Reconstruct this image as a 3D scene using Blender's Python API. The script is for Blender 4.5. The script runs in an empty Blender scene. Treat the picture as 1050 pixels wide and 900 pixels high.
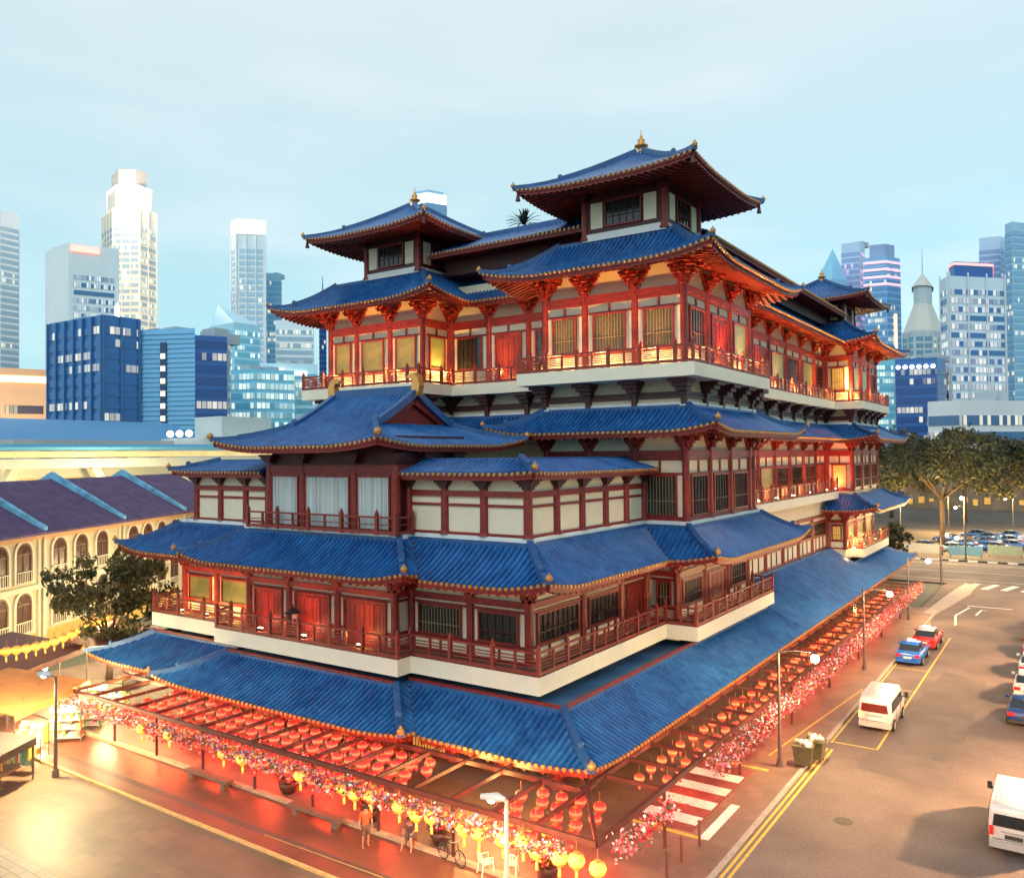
import bpy, bmesh, math, random
from mathutils import Vector, Matrix
random.seed(11)
R = math.radians
scene = bpy.context.scene
C = scene.collection

# ------------------------------------------------------------------ camera
cam = bpy.data.objects.new('camera', bpy.data.cameras.new('camera')); C.objects.link(cam)
YAW, PIT, ROL = R(34.295), R(1.138), R(-0.516)
fw = Vector((-math.sin(YAW)*math.cos(PIT), math.cos(YAW)*math.cos(PIT), math.sin(PIT)))
rt = Vector((math.cos(YAW), math.sin(YAW), 0)); up = rt.cross(fw)
r2 = rt*math.cos(ROL)+up*math.sin(ROL); u2 = -rt*math.sin(ROL)+up*math.cos(ROL)
M = Matrix((r2, u2, -fw)).transposed().to_4x4(); M.translation = (21.685, -33.122, 15.5)
cam.matrix_world = M
cam.data.sensor_width = 36; cam.data.lens = 843.4/1050*36
cam.data.clip_start = 0.1; cam.data.clip_end = 6000
scene.camera = cam
EYE = Vector((21.685, -33.122, 15.5))

# ------------------------------------------------------------------ world, sun, exposure
w = bpy.data.worlds.new('World'); scene.world = w; w.use_nodes = True
nt = w.node_tree; nt.nodes.clear()
N = nt.nodes.new; LK = nt.links.new
SUN_EL, SUN_ROT = R(32), R(200)
sky = N('ShaderNodeTexSky'); sky.sky_type = 'NISHITA'; sky.sun_disc = False
sky.sun_elevation = SUN_EL; sky.sun_rotation = SUN_ROT; sky.ozone_density = 4; sky.air_density = 1.2; sky.dust_density = 0.4
bg1 = N('ShaderNodeBackground'); bg1.inputs[1].default_value = 0.035; LK(sky.outputs[0], bg1.inputs[0])
tc = N('ShaderNodeTexCoord'); sep = N('ShaderNodeSeparateXYZ'); LK(tc.outputs['Generated'], sep.inputs[0])
ramp = N('ShaderNodeValToRGB'); LK(sep.outputs[2], ramp.inputs[0])
e = ramp.color_ramp.elements
e[0].position = 0.0; e[0].color = (0.27, 0.54, 0.60, 1)
e[1].position = 1.0; e[1].color = (0.50, 0.62, 0.64, 1)
for p_, c_ in ((0.12, (0.31, 0.57, 0.61, 1)), (0.30, (0.45, 0.62, 0.62, 1)), (0.48, (0.57, 0.66, 0.65, 1))):
    q = ramp.color_ramp.elements.new(p_); q.color = c_
mp = N('ShaderNodeMapping'); LK(tc.outputs['Generated'], mp.inputs[0]); mp.inputs['Scale'].default_value = (1.6, 1.6, 7)
nz = N('ShaderNodeTexNoise'); nz.inputs['Scale'].default_value = 1.5; nz.inputs['Detail'].default_value = 6; LK(mp.outputs[0], nz.inputs[0])
cr = N('ShaderNodeValToRGB'); cr.color_ramp.elements[0].position = .45; cr.color_ramp.elements[1].position = .75
cr.color_ramp.elements[1].color = (.5, .5, .5, 1); LK(nz.outputs[0], cr.inputs[0])
mx = N('ShaderNodeMixRGB'); mx.inputs[2].default_value = (0.78, 0.78, 0.76, 1); LK(cr.outputs[0], mx.inputs[0]); LK(ramp.outputs[0], mx.inputs[1])
bg2 = N('ShaderNodeBackground'); bg2.inputs[1].default_value = .79; LK(mx.outputs[0], bg2.inputs[0])
add = N('ShaderNodeAddShader'); LK(bg1.outputs[0], add.inputs[0]); LK(bg2.outputs[0], add.inputs[1])
out = N('ShaderNodeOutputWorld'); LK(add.outputs[0], out.inputs[0])
sd = bpy.data.lights.new('sun', 'SUN'); sd.energy = 0.5; sd.angle = R(30); sd.color = (1, .93, .86)
so = bpy.data.objects.new('sun', sd); C.objects.link(so)
so.rotation_euler = Vector((-0.25, 0.75, -0.55)).to_track_quat('-Z', 'Y').to_euler()
vs = scene.view_settings; vs.view_transform = 'Standard'; vs.look = 'None'; vs.gamma = 1; vs.exposure = 0.5
scene.cycles.use_denoising = True
scene.cycles.use_adaptive_sampling = True; scene.cycles.adaptive_threshold = .035
scene.cycles.max_bounces = 5; scene.cycles.diffuse_bounces = 3; scene.cycles.glossy_bounces = 3; scene.cycles.transmission_bounces = 4; scene.cycles.transparent_max_bounces = 8
scene.cycles.sample_clamp_indirect = 4
scene.cycles.caustics_reflective = False; scene.cycles.caustics_refractive = False

# ------------------------------------------------------------------ materials
MATS = {}
def mat(name, col=(.5,.5,.5), rough=.6, metal=0., emit=None, es=1., var=.12, scale=3., bump=0., alpha=1., spec=.5, var2=None):
    if name in MATS: return MATS[name]
    m = bpy.data.materials.new(name); m.use_nodes = True; MATS[name] = m
    t = m.node_tree; b = t.nodes['Principled BSDF']
    b.inputs['Roughness'].default_value = rough; b.inputs['Metallic'].default_value = metal
    b.inputs['Specular IOR Level'].default_value = spec
    b.inputs['Base Color'].default_value = (*col, 1)
    if var > 0:
        co = t.nodes.new('ShaderNodeTexCoord'); n1 = t.nodes.new('ShaderNodeTexNoise'); n1.inputs['Scale'].default_value = scale; n1.inputs['Detail'].default_value = 5
        t.links.new(co.outputs['Object'], n1.inputs[0])
        r = t.nodes.new('ShaderNodeValToRGB'); r.color_ramp.elements[0].position = .3; r.color_ramp.elements[1].position = .72
        a = [max(0, c*(1-var)) for c in col]; d = var2 or [c*(1+var) for c in col]
        r.color_ramp.elements[0].color = (*a, 1); r.color_ramp.elements[1].color = (*d, 1)
        t.links.new(n1.outputs[0], r.inputs[0]); t.links.new(r.outputs[0], b.inputs['Base Color'])
        if bump > 0:
            bp = t.nodes.new('ShaderNodeBump'); bp.inputs['Strength'].default_value = bump; bp.inputs['Distance'].default_value = .05
            t.links.new(n1.outputs[0], bp.inputs['Height']); t.links.new(bp.outputs[0], b.inputs['Normal'])
    if emit: b.inputs['Emission Color'].default_value = (*emit, 1); b.inputs['Emission Strength'].default_value = es
    if alpha < 1: b.inputs['Alpha'].default_value = alpha
    return m
def tile_mat(name, a, b_, rough):
    m = bpy.data.materials.new(name); m.use_nodes = True; t = m.node_tree; b = t.nodes['Principled BSDF']; MATS[name] = m
    uv = t.nodes.new('ShaderNodeUVMap'); sp = t.nodes.new('ShaderNodeSeparateXYZ'); t.links.new(uv.outputs[0], sp.inputs[0])
    fl = t.nodes.new('ShaderNodeVectorMath'); fl.operation = 'FLOOR'; t.links.new(uv.outputs[0], fl.inputs[0])
    wn = t.nodes.new('ShaderNodeTexWhiteNoise'); wn.noise_dimensions = '2D'; t.links.new(fl.outputs[0], wn.inputs['Vector'])
    co = t.nodes.new('ShaderNodeTexCoord'); n1 = t.nodes.new('ShaderNodeTexNoise'); n1.inputs['Scale'].default_value = .5; n1.inputs['Detail'].default_value = 8; n1.inputs['Roughness'].default_value = .65
    t.links.new(co.outputs['Object'], n1.inputs[0])
    ad = t.nodes.new('ShaderNodeMath'); ad.operation = 'MULTIPLY_ADD'; ad.inputs[1].default_value = .22; t.links.new(wn.outputs[0], ad.inputs[0]); t.links.new(n1.outputs[0], ad.inputs[2])
    r = t.nodes.new('ShaderNodeValToRGB'); r.color_ramp.elements[0].position = .35; r.color_ramp.elements[1].position = 1.0
    r.color_ramp.elements[0].color = (*a, 1); r.color_ramp.elements[1].color = (*b_, 1); t.links.new(ad.outputs[0], r.inputs[0]); t.links.new(r.outputs[0], b.inputs['Base Color'])
    fr = t.nodes.new('ShaderNodeMath'); fr.operation = 'FRACT'; t.links.new(sp.outputs[1], fr.inputs[0])
    bp = t.nodes.new('ShaderNodeBump'); bp.inputs['Strength'].default_value = .18; bp.inputs['Distance'].default_value = .04; t.links.new(fr.outputs[0], bp.inputs['Height']); t.links.new(bp.outputs[0], b.inputs['Normal'])
    b.inputs['Roughness'].default_value = rough; b.inputs['Specular IOR Level'].default_value = .6
    return m
TILE = tile_mat('blue_glazed_tile', (.010, .062, .23), (.034, .20, .50), .26)
RIDGE = mat('ridge_tile', (.03, .10, .26), .45, var=.25, scale=2)
GOLD = mat('gold_tile_end', (.50, .25, .07), .4, .3, var=.2)
GOLD2 = mat('gilded', (.72, .34, .10), .3, .6, var=.15)
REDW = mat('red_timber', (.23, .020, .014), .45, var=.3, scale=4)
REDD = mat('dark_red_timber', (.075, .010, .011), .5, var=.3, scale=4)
RAFT = mat('rafter_red', (.22, .026, .013), .5, var=.2)
WHITE = mat('plaster', (.80, .72, .53), .75, var=.05, scale=1.2)
LEDGE = mat('pale_ledge', (.74, .76, .74), .7, var=.06, scale=1)
SLAB = mat('slab_paint', (.84, .78, .60), .7, var=.04, scale=.7)
GLASSD = mat('dark_glass', (.02, .024, .02), .12, var=.3, spec=.6)
GLASSG = mat('amber_curtain_glass', (.13, .115, .045), .35, emit=(.5, .45, .07), es=.14, var=.3, scale=1.5)
GLASSY = mat('yellow_lit_glass', (.3, .2, .05), .3, emit=(1, .50, .10), es=.42, var=.3, scale=1.5)
BARM = mat('window_bar', (.22, .17, .10), .5, var=.1)
DOORR = mat('red_door', (.26, .03, .02), .5, var=.25, scale=5)
CURTG = mat('grey_curtain', (.075, .08, .065), .9, var=.2, scale=5)
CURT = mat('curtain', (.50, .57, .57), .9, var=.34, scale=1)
def fold_shading():  # vertical tone streaks paint the shading between the curtain folds
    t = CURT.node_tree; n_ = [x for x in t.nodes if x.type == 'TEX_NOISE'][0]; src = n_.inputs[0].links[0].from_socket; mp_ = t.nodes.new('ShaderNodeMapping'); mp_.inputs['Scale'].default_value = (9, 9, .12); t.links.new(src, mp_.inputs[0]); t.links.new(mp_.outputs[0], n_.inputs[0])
fold_shading()
FLOORT = mat('balcony_floor', (.22, .14, .10), .8)
FLATR = mat('metal_flat_roof', (.06, .16, .30), .45, var=.35, scale=.6)
LAMPW = mat('lamp_warm', (1,1,1), .5, emit=(1, .80, .42), es=30, var=0)
LAMPC = mat('lamp_white', (1,1,1), .5, emit=(1, .93, .75), es=40, var=0)
METG = mat('grey_metal', (.13, .11, .10), .45, .3)
STEEL = mat('painted_steel_red', (.10, .025, .02), .5, var=.2)
GLASSC = mat('canopy_glass', var=0)
def clear_glass():
    t = GLASSC.node_tree; t.nodes.clear(); o = t.nodes.new('ShaderNodeOutputMaterial'); x = t.nodes.new('ShaderNodeMixShader'); a_ = t.nodes.new('ShaderNodeBsdfTransparent'); a_.inputs[0].default_value = (.95, .93, .91, 1); b_ = t.nodes.new('ShaderNodeBsdfGlossy'); b_.inputs[1].default_value = .08; x.inputs[0].default_value = .05
    t.links.new(a_.outputs[0], x.inputs[1]); t.links.new(b_.outputs[0], x.inputs[2]); t.links.new(x.outputs[0], o.inputs[0])
clear_glass()

# ------------------------------------------------------------------ mesh building
WL = {}
class MB:
    def __init__(s): s.v = []; s.f = []; s.m = []; s.uv = {}; s.sm = False
    def add(s, vs, fs, m=0):
        o = len(s.v); s.v += [tuple(x) for x in vs]; s.f += [tuple(i+o for i in f) for f in fs]; s.m += [m]*len(fs)
    def box(s, x0, y0, z0, x1, y1, z1, m=0):
        s.add([(x0,y0,z0),(x1,y0,z0),(x1,y1,z0),(x0,y1,z0),(x0,y0,z1),(x1,y0,z1),(x1,y1,z1),(x0,y1,z1)],
              [(0,3,2,1),(4,5,6,7),(0,1,5,4),(1,2,6,5),(2,3,7,6),(3,0,4,7)], m)
    def bar(s, p, q, wd, ht, m=0):       # box along p->q, width horizontal, height vertical
        p = Vector(p); q = Vector(q); d = (q-p).normalized(); sd_ = d.cross(Vector((0,0,1)))
        sd_ = sd_.normalized() if sd_.length > 1e-4 else Vector((1,0,0)); u_ = sd_.cross(d).normalized()
        a = sd_*wd/2; b = u_*ht/2
        s.add([p-a-b, p+a-b, p+a+b, p-a+b, q-a-b, q+a-b, q+a+b, q-a+b], [(3,2,1,0),(4,5,6,7),(0,1,5,4),(1,2,6,5),(2,3,7,6),(3,0,4,7)], m)
    def tube(s, pts, rad, n=8, m=0, cap=True):
        pts = [Vector(p) for p in pts]; k = len(pts); rr = rad if isinstance(rad, (list, tuple)) else [rad]*k
        vs_ = []
        for i, p in enumerate(pts):
            d = (pts[min(i+1, k-1)]-pts[max(i-1, 0)]).normalized()
            a = d.orthogonal().normalized() if abs(d.z) < .99 else Vector((1,0,0)); a = (a - d*a.dot(d)).normalized(); b = d.cross(a)
            if abs(d.z) < .99:
                a = d.cross(Vector((0,0,1))).normalized(); b = a.cross(d)
            for j in range(n):
                t = 2*math.pi*j/n; vs_.append(p+(a*math.cos(t)+b*math.sin(t))*rr[i])
        fs = [(i*n+j, i*n+(j+1)%n, (i+1)*n+(j+1)%n, (i+1)*n+j) for i in range(k-1) for j in range(n)]
        if cap: fs += [tuple(range(n-1, -1, -1)), tuple((k-1)*n+j for j in range(n))]
        s.add(vs_, fs, m)
    def cyl(s, c, r0, r1, z0, z1, n=10, m=0): s.tube([(c[0], c[1], z0), (c[0], c[1], z1)], [r0, r1], n, m)
    def lathe(s, c, prof, n=12, m=0):
        vs_ = [(c[0]+r_*math.cos(2*math.pi*j/n), c[1]+r_*math.sin(2*math.pi*j/n), c[2]+z_) for r_, z_ in prof for j in range(n)]
        k = len(prof)
        fs = [(i*n+j, i*n+(j+1)%n, (i+1)*n+(j+1)%n, (i+1)*n+j) for i in range(k-1) for j in range(n)]
        fs += [tuple(range(n-1, -1, -1)), tuple((k-1)*n+j for j in range(n))]
        s.add(vs_, fs, m)
    def ball(s, c, r_, n=10, k=6, sz=1., m=0):
        s.lathe(c, [(max(.004, r_*math.sin(math.pi*i/k)), -r_*sz*math.cos(math.pi*i/k)) for i in range(k+1)], n, m)
    def prism(s, poly, z0, z1, m=0, mt=None):
        n = len(poly); s.add([(x,y,z0) for x,y in poly]+[(x,y,z1) for x,y in poly], [(i,(i+1)%n,n+(i+1)%n,n+i) for i in range(n)]+[tuple(range(n-1,-1,-1))], m)
        s.add([(x,y,z1) for x,y in poly], [tuple(range(n))], m if mt is None else mt)
    def quad(s, a, b, c, d, m=0): s.add([a,b,c,d], [(0,1,2,3)], m)
    def mesh(s, name, mats, smooth=False):
        me = bpy.data.meshes.new(name); me.from_pydata(s.v, [], s.f)
        for x in (mats if isinstance(mats, (list, tuple)) else [mats]): me.materials.append(x)
        me.polygons.foreach_set('material_index', s.m)
        if s.uv:
            l = me.uv_layers.new(name='UVMap'); dat = [0.]*(2*len(me.loops)); i = 0
            for fi, f in enumerate(s.f):
                for vi in f:
                    dat[i], dat[i+1] = s.uv.get(vi, (0, 0)); i += 2
            l.data.foreach_set('uv', dat)
        if smooth or s.sm: me.polygons.foreach_set('use_smooth', [True]*len(me.polygons))
        me.update(); return me
    def build(s, name, mats, parent=None, smooth=False):
        return link(name, s.mesh(name, mats, smooth), parent)
def link(name, me, parent=None, loc=(0,0,0), rz=0, world=True):
    o = bpy.data.objects.new(name, me); C.objects.link(o)
    if parent is not None:
        o.parent = parent
        if world and parent.name in WL: loc = Vector(loc)-WL[parent.name]
    o.location = loc; o.rotation_euler = (0,0,rz)
    WL[o.name] = WL.get(parent.name, Vector((0,0,0))).copy()+o.location if parent is not None else Vector(loc)
    return o
def tag(o, label=None, cat=None, group=None, kind=None):
    if label: o['label'] = label
    if cat: o['category'] = cat
    if group: o['group'] = group
    if kind: o['kind'] = kind
    return o
def thing(name, label, cat, loc=(0,0,0), rz=0, group=None):
    o = bpy.data.objects.new(name, None); C.objects.link(o); o.location = loc; o.rotation_euler = (0,0,rz); o.empty_display_size = .3
    WL[o.name] = Vector(loc); return tag(o, label, cat, group)
def lpart(name, mb, mats, parent, smooth=False):     # mesh in the parent's own local coordinates
    return link(name, mb.mesh(name, mats, smooth) if isinstance(mb, MB) else mb, parent, world=False)
def dup(root, loc, rz=0, label=None, group=None, scale=None):
    def rec(o, par):
        c = o.copy(); C.objects.link(c)
        if par is not None: c.parent = par
        for ch in o.children: rec(ch, c)
        return c
    c = rec(root, None); c.location = loc; c.rotation_euler = (0,0,rz)
    if scale: c.scale = (scale,)*3
    if label: c['label'] = label
    if group: c['group'] = group
    return c
def struct(name, mb, mats, smooth=False): return tag(mb.build(name, mats, None, smooth), kind='structure')
def light(loc, watt, col=(1,.66,.3), rad=.15, name='lamp_light', spot=None, aim=None, blend=.6):
    if name == 'street_lamp_glow': spot, aim, blend = 176, (0, 0, -1), .12
    d = bpy.data.lights.new(name, 'SPOT' if spot else 'POINT'); d.energy = watt; d.color = col; d.shadow_soft_size = rad
    o = bpy.data.objects.new(name, d); C.objects.link(o); o.location = loc
    if spot: d.spot_size = R(spot); d.spot_blend = blend; o.rotation_euler = Vector(aim).to_track_quat('-Z', 'Y').to_euler()
    return o
# ------------------------------------------------------------------ the temple: roofs
temple = thing('temple', 'large red and white temple with stacked blue tiled roofs and lit balconies filling the middle', 'temple', (-12.3, 35, 0))
PITCH = .34
def curve(t, c): return (1+c)*t - c*t*t
def tile_face(T, G, S, A, B, d, zfun, eA, eB, lift, Rl, off=0., drop=.2, nv=6, soffit=True, raft=None, dsof=None, zs0=None, discs=True, woff=0.):
    """one tiled slope. A->B top edge (outward to its right), eA/eB: 1 hip, -1 valley, 0 straight end; off: hips begin only after this distance"""
    A = Vector((A[0], A[1])); B = Vector((B[0], B[1])); L = (B-A).length; t = (B-A)/L; n = Vector((t.y, -t.x))
    ea = d-off
    def wr(u):
        w0, w1 = 0., d
        if eA == 1 and u < 0: w0 = max(w0, off-u)
        if eB == 1 and u > L: w0 = max(w0, off+u-L)
        if eA == -1: w1 = min(w1, u)
        if eB == -1: w1 = min(w1, L-u)
        return w0, max(w0, w1)
    def lf(u, w_):
        z = 0.
        if eA == 1: z += max(0, 1-(u+ea)/Rl)**2
        if eB == 1: z += max(0, 1-(L+ea-u)/Rl)**2
        return lift*z*max(0, (w_+woff)/(d+woff))**1.5
    def P(u, w_, dz=0): q = A+t*u+n*w_; return (q.x, q.y, zfun(w_)+lf(u, w_)+dz)
    u0 = -ea if eA == 1 else 0.; u1 = L+ea if eB == 1 else L
    nr = max(1, round((u1-u0)/PITCH)); p = (u1-u0)/nr
    cols = []
    for i in range(nr):
        for fr, h in ((0, 0), (.20, 0), (.23, .08), (.31, .145), (.5, .17), (.69, .145), (.77, .08), (.80, 0)): cols.append((u0+(i+fr)*p, h, i))
    cols.append((u1, 0, nr))
    o = len(T.v); vs_ = []; fs = []
    for ci, (u, h, ri) in enumerate(cols):
        w0, w1 = wr(u)
        for k in range(nv+1):
            w_ = w0+(w1-w0)*k/nv; vs_.append(P(u, w_, h)); T.uv[o+len(vs_)-1] = (ri+.5+17*round(A.x+A.y*3), w_/.42)
        if ci:
            b_ = ci*(nv+1); a_ = b_-(nv+1)
            fs += [(a_+k, b_+k, b_+k+1, a_+k+1)[::-1] for k in range(nv)]
    T.add(vs_, fs, 0)
    # end discs and drip edge
    if discs:
        gp, gl = 0, -9
        for i in range(nr):
            u = u0+(i+.5)*p; w0, w1 = wr(u)
            if w1 < d-.02: continue
            x, y, z = P(u, d, .04); r_ = .092; ax = Vector((t.x, t.y, 0)); nn = Vector((n.x, n.y, 0)); c = Vector((x, y, z))
            ring = [c+ax*r_*math.cos(a)+Vector((0,0,1))*r_*math.sin(a) for a in [math.pi/4*k for k in range(8)]]
            g0 = len(G.v); G.add([q+nn*.07 for q in ring]+[q-nn*.05 for q in ring], [tuple(range(8))]+[(k+8, (k+1)%8+8, (k+1)%8, k) for k in range(8)])
            if gl == i-1: G.f.append((gp+8, gp+15, g0+13, g0+12)); G.m.append(0)
            gp, gl = g0, i
    ns = max(2, round((u1-u0)/.9)); du = (u1-u0)/ns
    for i in range(ns):                       # eave board and soffit
        ua, ub = u0+i*du, u0+(i+1)*du
        wa = wr(ua)[1]; wb = wr(ub)[1]
        if soffit:
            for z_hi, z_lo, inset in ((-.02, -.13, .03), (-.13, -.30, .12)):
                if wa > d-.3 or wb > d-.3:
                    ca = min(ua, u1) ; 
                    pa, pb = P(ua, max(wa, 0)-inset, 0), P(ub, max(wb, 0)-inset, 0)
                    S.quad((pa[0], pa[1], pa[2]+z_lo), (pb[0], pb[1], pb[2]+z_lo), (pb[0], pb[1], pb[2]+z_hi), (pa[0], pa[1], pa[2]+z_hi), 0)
            zi = (zs0 if zs0 is not None else zfun(d)+.5)
            def Q(u, f):
                w0, w1 = wr(u); ds = dsof or d; wi = max(d-ds, 0)
                wlo = max(w0, wi) if w0 < d else w0
                if eA == 1 and u < wi*0: pass
                w_ = w1-.12 if f else min(wlo, w1-.12)
                ze_ = zfun(d)+lf(u, d)-drop
                k = (w_-wi)/max(.01, d-wi); k = min(1, max(0, k))
                q = A+t*u+n*w_; return (q.x, q.y, zi+(ze_-zi)*k)
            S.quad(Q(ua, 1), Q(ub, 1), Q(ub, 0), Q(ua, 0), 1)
    if raft:
        nrf = max(2, round((u1-u0)/raft))
        for i in range(nrf):
            u = u0+(i+.5)*(u1-u0)/nrf; w0, w1 = wr(u)
            if w1 < d-.4 or w1-w0 < .35: continue
            a_, b_ = Vector(Q(u, 0))+Vector((0,0,-.05)), Vector(Q(u, 1))+Vector((0,0,-.05))
            S.bar(a_, b_, .13, .13, 2)
def zcurve(zt, ze, d, c): return lambda w_: zt-(zt-ze)*curve(min(1.2, w_/d), c)
def hip(Hm, K, corner, dirv, d, zfun, lift, Rl, off=0., knob=True):
    """ridge along a hip with a thicker upper half, upturned tip and a gilt knob"""
    pts = []
    for k in range(9):
        s = off+(d+.12-off)*k/8; q = Vector(corner)+Vector(dirv)*(s-off)
        w_ = s; z = zfun(w_)+lift*max(0, 1-(d-w_)/Rl)**2*max(0, w_/d)**1.5
        pts.append(Vector((q.x, q.y, z+.16)))
    for i in range(8): Hm.bar(pts[i], pts[i+1]+(pts[i+1]-pts[i])*.02, .30, .42 if i < 5 else .28)
    j = pts[5]+Vector((0,0,.22)); Hm.ball(j, .17, 8, 5)
    if knob: K.ball(pts[8]+Vector((0,0,.14)), .17, 8, 6); K.cyl((pts[8].x, pts[8].y), .07, .04, pts[8].z+.27, pts[8].z+.38, 6)
def roof(path, ends, d, zt, ze, lift, Rl, c=.35, closed=False, raft=None, drop=.25, zs0=None, name='tiled_roof', soff=True, hips=True, edges=None, nv=6, ridge=True):
    T, G, S, H, K, TOP = MB(), MB(), MB(), MB(), MB(), MB(); zf = zcurve(zt, ze, d, c); n = len(path); segs = n if closed else n-1
    def conv(i):
        if not closed and i in (0, n-1): return 0
        a, b_, c_ = Vector(path[(i-1)%n]), Vector(path[i%n]), Vector(path[(i+1)%n])
        return 1 if (b_-a).cross(c_-b_) > 0 else -1
    for i in range(segs):
        if edges and i not in edges: continue
        A, B = path[i], path[(i+1)%n]
        tile_face(T, G, S, A, B, d, zf, conv(i), conv((i+1)%n), lift, Rl, drop=drop, raft=raft, zs0=zs0, soffit=soff, nv=nv)
        if ridge:
            a, b_ = Vector((*A, zt+.02)), Vector((*B, zt+.02)); tv = (b_-a).normalized()*.12; TOP.bar(a-tv, b_+tv, .26, .34)
    ro = T.build(name, TILE, temple)
    if G.f: G.build('eave_tile', GOLD, ro)
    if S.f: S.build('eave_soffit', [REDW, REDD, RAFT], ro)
    if TOP.f: TOP.build('top_ridge', RIDGE, ro)
    if hips:
        for i in range(n):
            cv = conv(i)
            a, b_, c_ = Vector(path[(i-1)%n]), Vector(path[i]), Vector(path[(i+1)%n])
            if cv == 0: continue
            t1 = (b_-a).normalized(); t2 = (c_-b_).normalized()
            if cv == 1:
                H, K = MB(), MB()
                hip(H, K, (b_.x, b_.y), (t1.x-t2.x, t1.y-t2.y), d, zf, lift, Rl); hr = H.build('hip_ridge', RIDGE, ro); K.build('hip_finial', GOLD, ro)
            else:
                H = MB()
                nn = Vector((t1.y, -t1.x))+Vector((t2.y, -t2.x))
                ps = [Vector((b_.x+nn.x*s, b_.y+nn.y*s, zf(s)+.05)) for s in [d*k/6*.97 for k in range(7)]]
                for k in range(6): H.bar(ps[k], ps[k+1], .16, .06)
                H.build('valley_gutter', REDD, ro)
    return ro

# R1 skirt over the arcade
roof([(-28.7, 22), (-28.7, -1.3), (-19.8, -1.3), (-19.8, -2.3), (-6.5, -2.3), (-6.5, -1.3), (2.65, -1.3), (2.65, 28)], 0, 3.0, 3.95, 2.62, .3, 3.6, c=.25, raft=.9)
roof([(.35, 28), (.35, 57.5)], 0, 5.3, 5.35, 2.62, 0, 1, c=.2, raft=None)
roof([(2.65, 57.5), (2.65, 74), (-6, 74)], 0, 3.0, 3.95, 2.62, .3, 3.6, c=.25)
# R2 over the first floor
roof([(-27.7, 13), (-27.7, -.15), (-19.6, -.15), (-19.6, -1.2), (-7.2, -1.2), (-7.2, -.15), (.15, -.15), (.15, 12.7), (2.9, 12.7), (2.9, 26.2), (.3, 26.2)], 0, 2.75, 11.1, 9.45, .45, 3.4, c=.3, raft=.5)
roof([(.2, 57.2), (2.9, 57.2), (2.9, 71.5), (.2, 71.5)], 0, 2.6, 11.0, 9.5, .45, 3.2, c=.3)
# R3 over the main second floor
roof([(-27.4, 26), (-27.4, 12.9), (-17.4, 12.9), (-17.4, 16.2), (-7.1, 16.2), (-7.1, 12.9), (2.9, 12.9), (2.9, 25.2), (.1, 25.2), (.1, 57), (2.9, 57), (2.9, 70), (-4, 70)], 0, 2.8, 18.25, 16.75, .45, 3.4, c=.3, raft=.5, zs0=17.0)
# R4 big roofs over the top storey
roof([(-26.9, 28), (-26.9, 13.4), (-17.9, 13.4), (-17.9, 18.0), (-6.1, 18.0), (-6.1, 13.4), (2.0, 13.4), (2.0, 23.8), (-.9, 23.8), (-.9, 58.2), (2.0, 58.2), (2.0, 70), (-8, 70)], 0, 3.7, 29.1, 26.6, .62, 4.6, c=.4, raft=.42, zs0=27.4, drop=.3)
# deck above R4 and pale ledges
m = MB(); m.prism([(-26.8, 13.5), (-18, 13.5), (-18, 18.1), (-6.2, 18.1), (-6.2, 13.5), (1.9, 13.5), (1.9, 23.7), (-1, 23.7), (-1, 58.3), (1.9, 58.3), (1.9, 69), (-26.8, 69)], 28.6, 29.15)
m.build('roof_deck', FLATR, temple)
def ledge(path, z0, z1, off, th=.5):
    m = MB()
    for a, b_ in zip(path, path[1:]):
        a = Vector((*a, (z0+z1)/2)); b_ = Vector((*b_, (z0+z1)/2)); t = (b_-a).normalized(); n = Vector((t.y, -t.x, 0))
        m.bar(a+n*off-t*(th/2-.004), b_+n*off+t*(th/2-.004), th, z1-z0)
    m.build('white_ledge', LEDGE, temple)
ledge([(-27.2, 13), (-27.2, 0), (-19.5, 0), (-19.5, -1.05), (-7.3, -1.05), (-7.3, 0), (0, 0), (0, 12.85), (2.75, 12.85), (2.75, 26)], 11.22, 11.5, -.1)
ledge([(-27.3, 26), (-27.3, 13), (-17.5, 13), (-17.5, 16.3), (-7, 16.3), (-7, 13), (2.8, 13), (2.8, 25), (0, 25), (0, 57.1), (2.8, 57.1), (2.8, 70)], 18.36, 18.6, -.1)

# pavilion roofs and the gallery between them
def pavilion(cx, cy, hx, hy, z0, ze, za, d, label=None):
    wl = MB(); wl.box(cx-hx, cy-hy, z0, cx+hx, cy+hy, z0+.45); wl.build('pavilion_plinth', LEDGE, temple)
    wl = MB(); wl.box(cx-hx+.1, cy-hy+.1, z0+.45, cx+hx-.1, cy+hy-.1, ze+.6); wl.build('pavilion_wall', REDD, temple)
    ex = max(.25, hx+2.95-d); ey = max(.25, hy+2.95-d)
    pth = [(cx-ex, cy-ey), (cx+ex, cy-ey), (cx+ex, cy+ey), (cx-ex, cy+ey)]
    ro = roof(pth, 0, d, za, ze, .36, 4.6, c=.24, closed=True, raft=.42, drop=.22, zs0=ze+.75, name='pavilion_roof', nv=8, ridge=False)
    f = MB(); f.lathe((cx, cy, za-.15), [(.36, 0), (.38, .2), (.25, .3), (.24, .62), (.46, .68), (.46, .76), (.22, .82), (.24, 1.05), (.27, 1.12), (.12, 1.2), (.10, 1.35), (.03, 1.5), (.015, 1.8)], 12)
    f.build('spire', GOLD2, ro, True)
    for sx, sy in ((-1, -1), (1, -1), (1, 1)):
        b_ = MB(); x, y = cx+sx*(ex+d-.1), cy+sy*(ey+d-.1); b_.cyl((x, y), .015, .015, ze+.1, ze+.6, 4); b_.lathe((x, y, ze-.3), [(.17, 0), (.12, .2), (.10, .4), (.02, .45)], 8)
        b_.build('wind_bell', REDD, ro)
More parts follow.
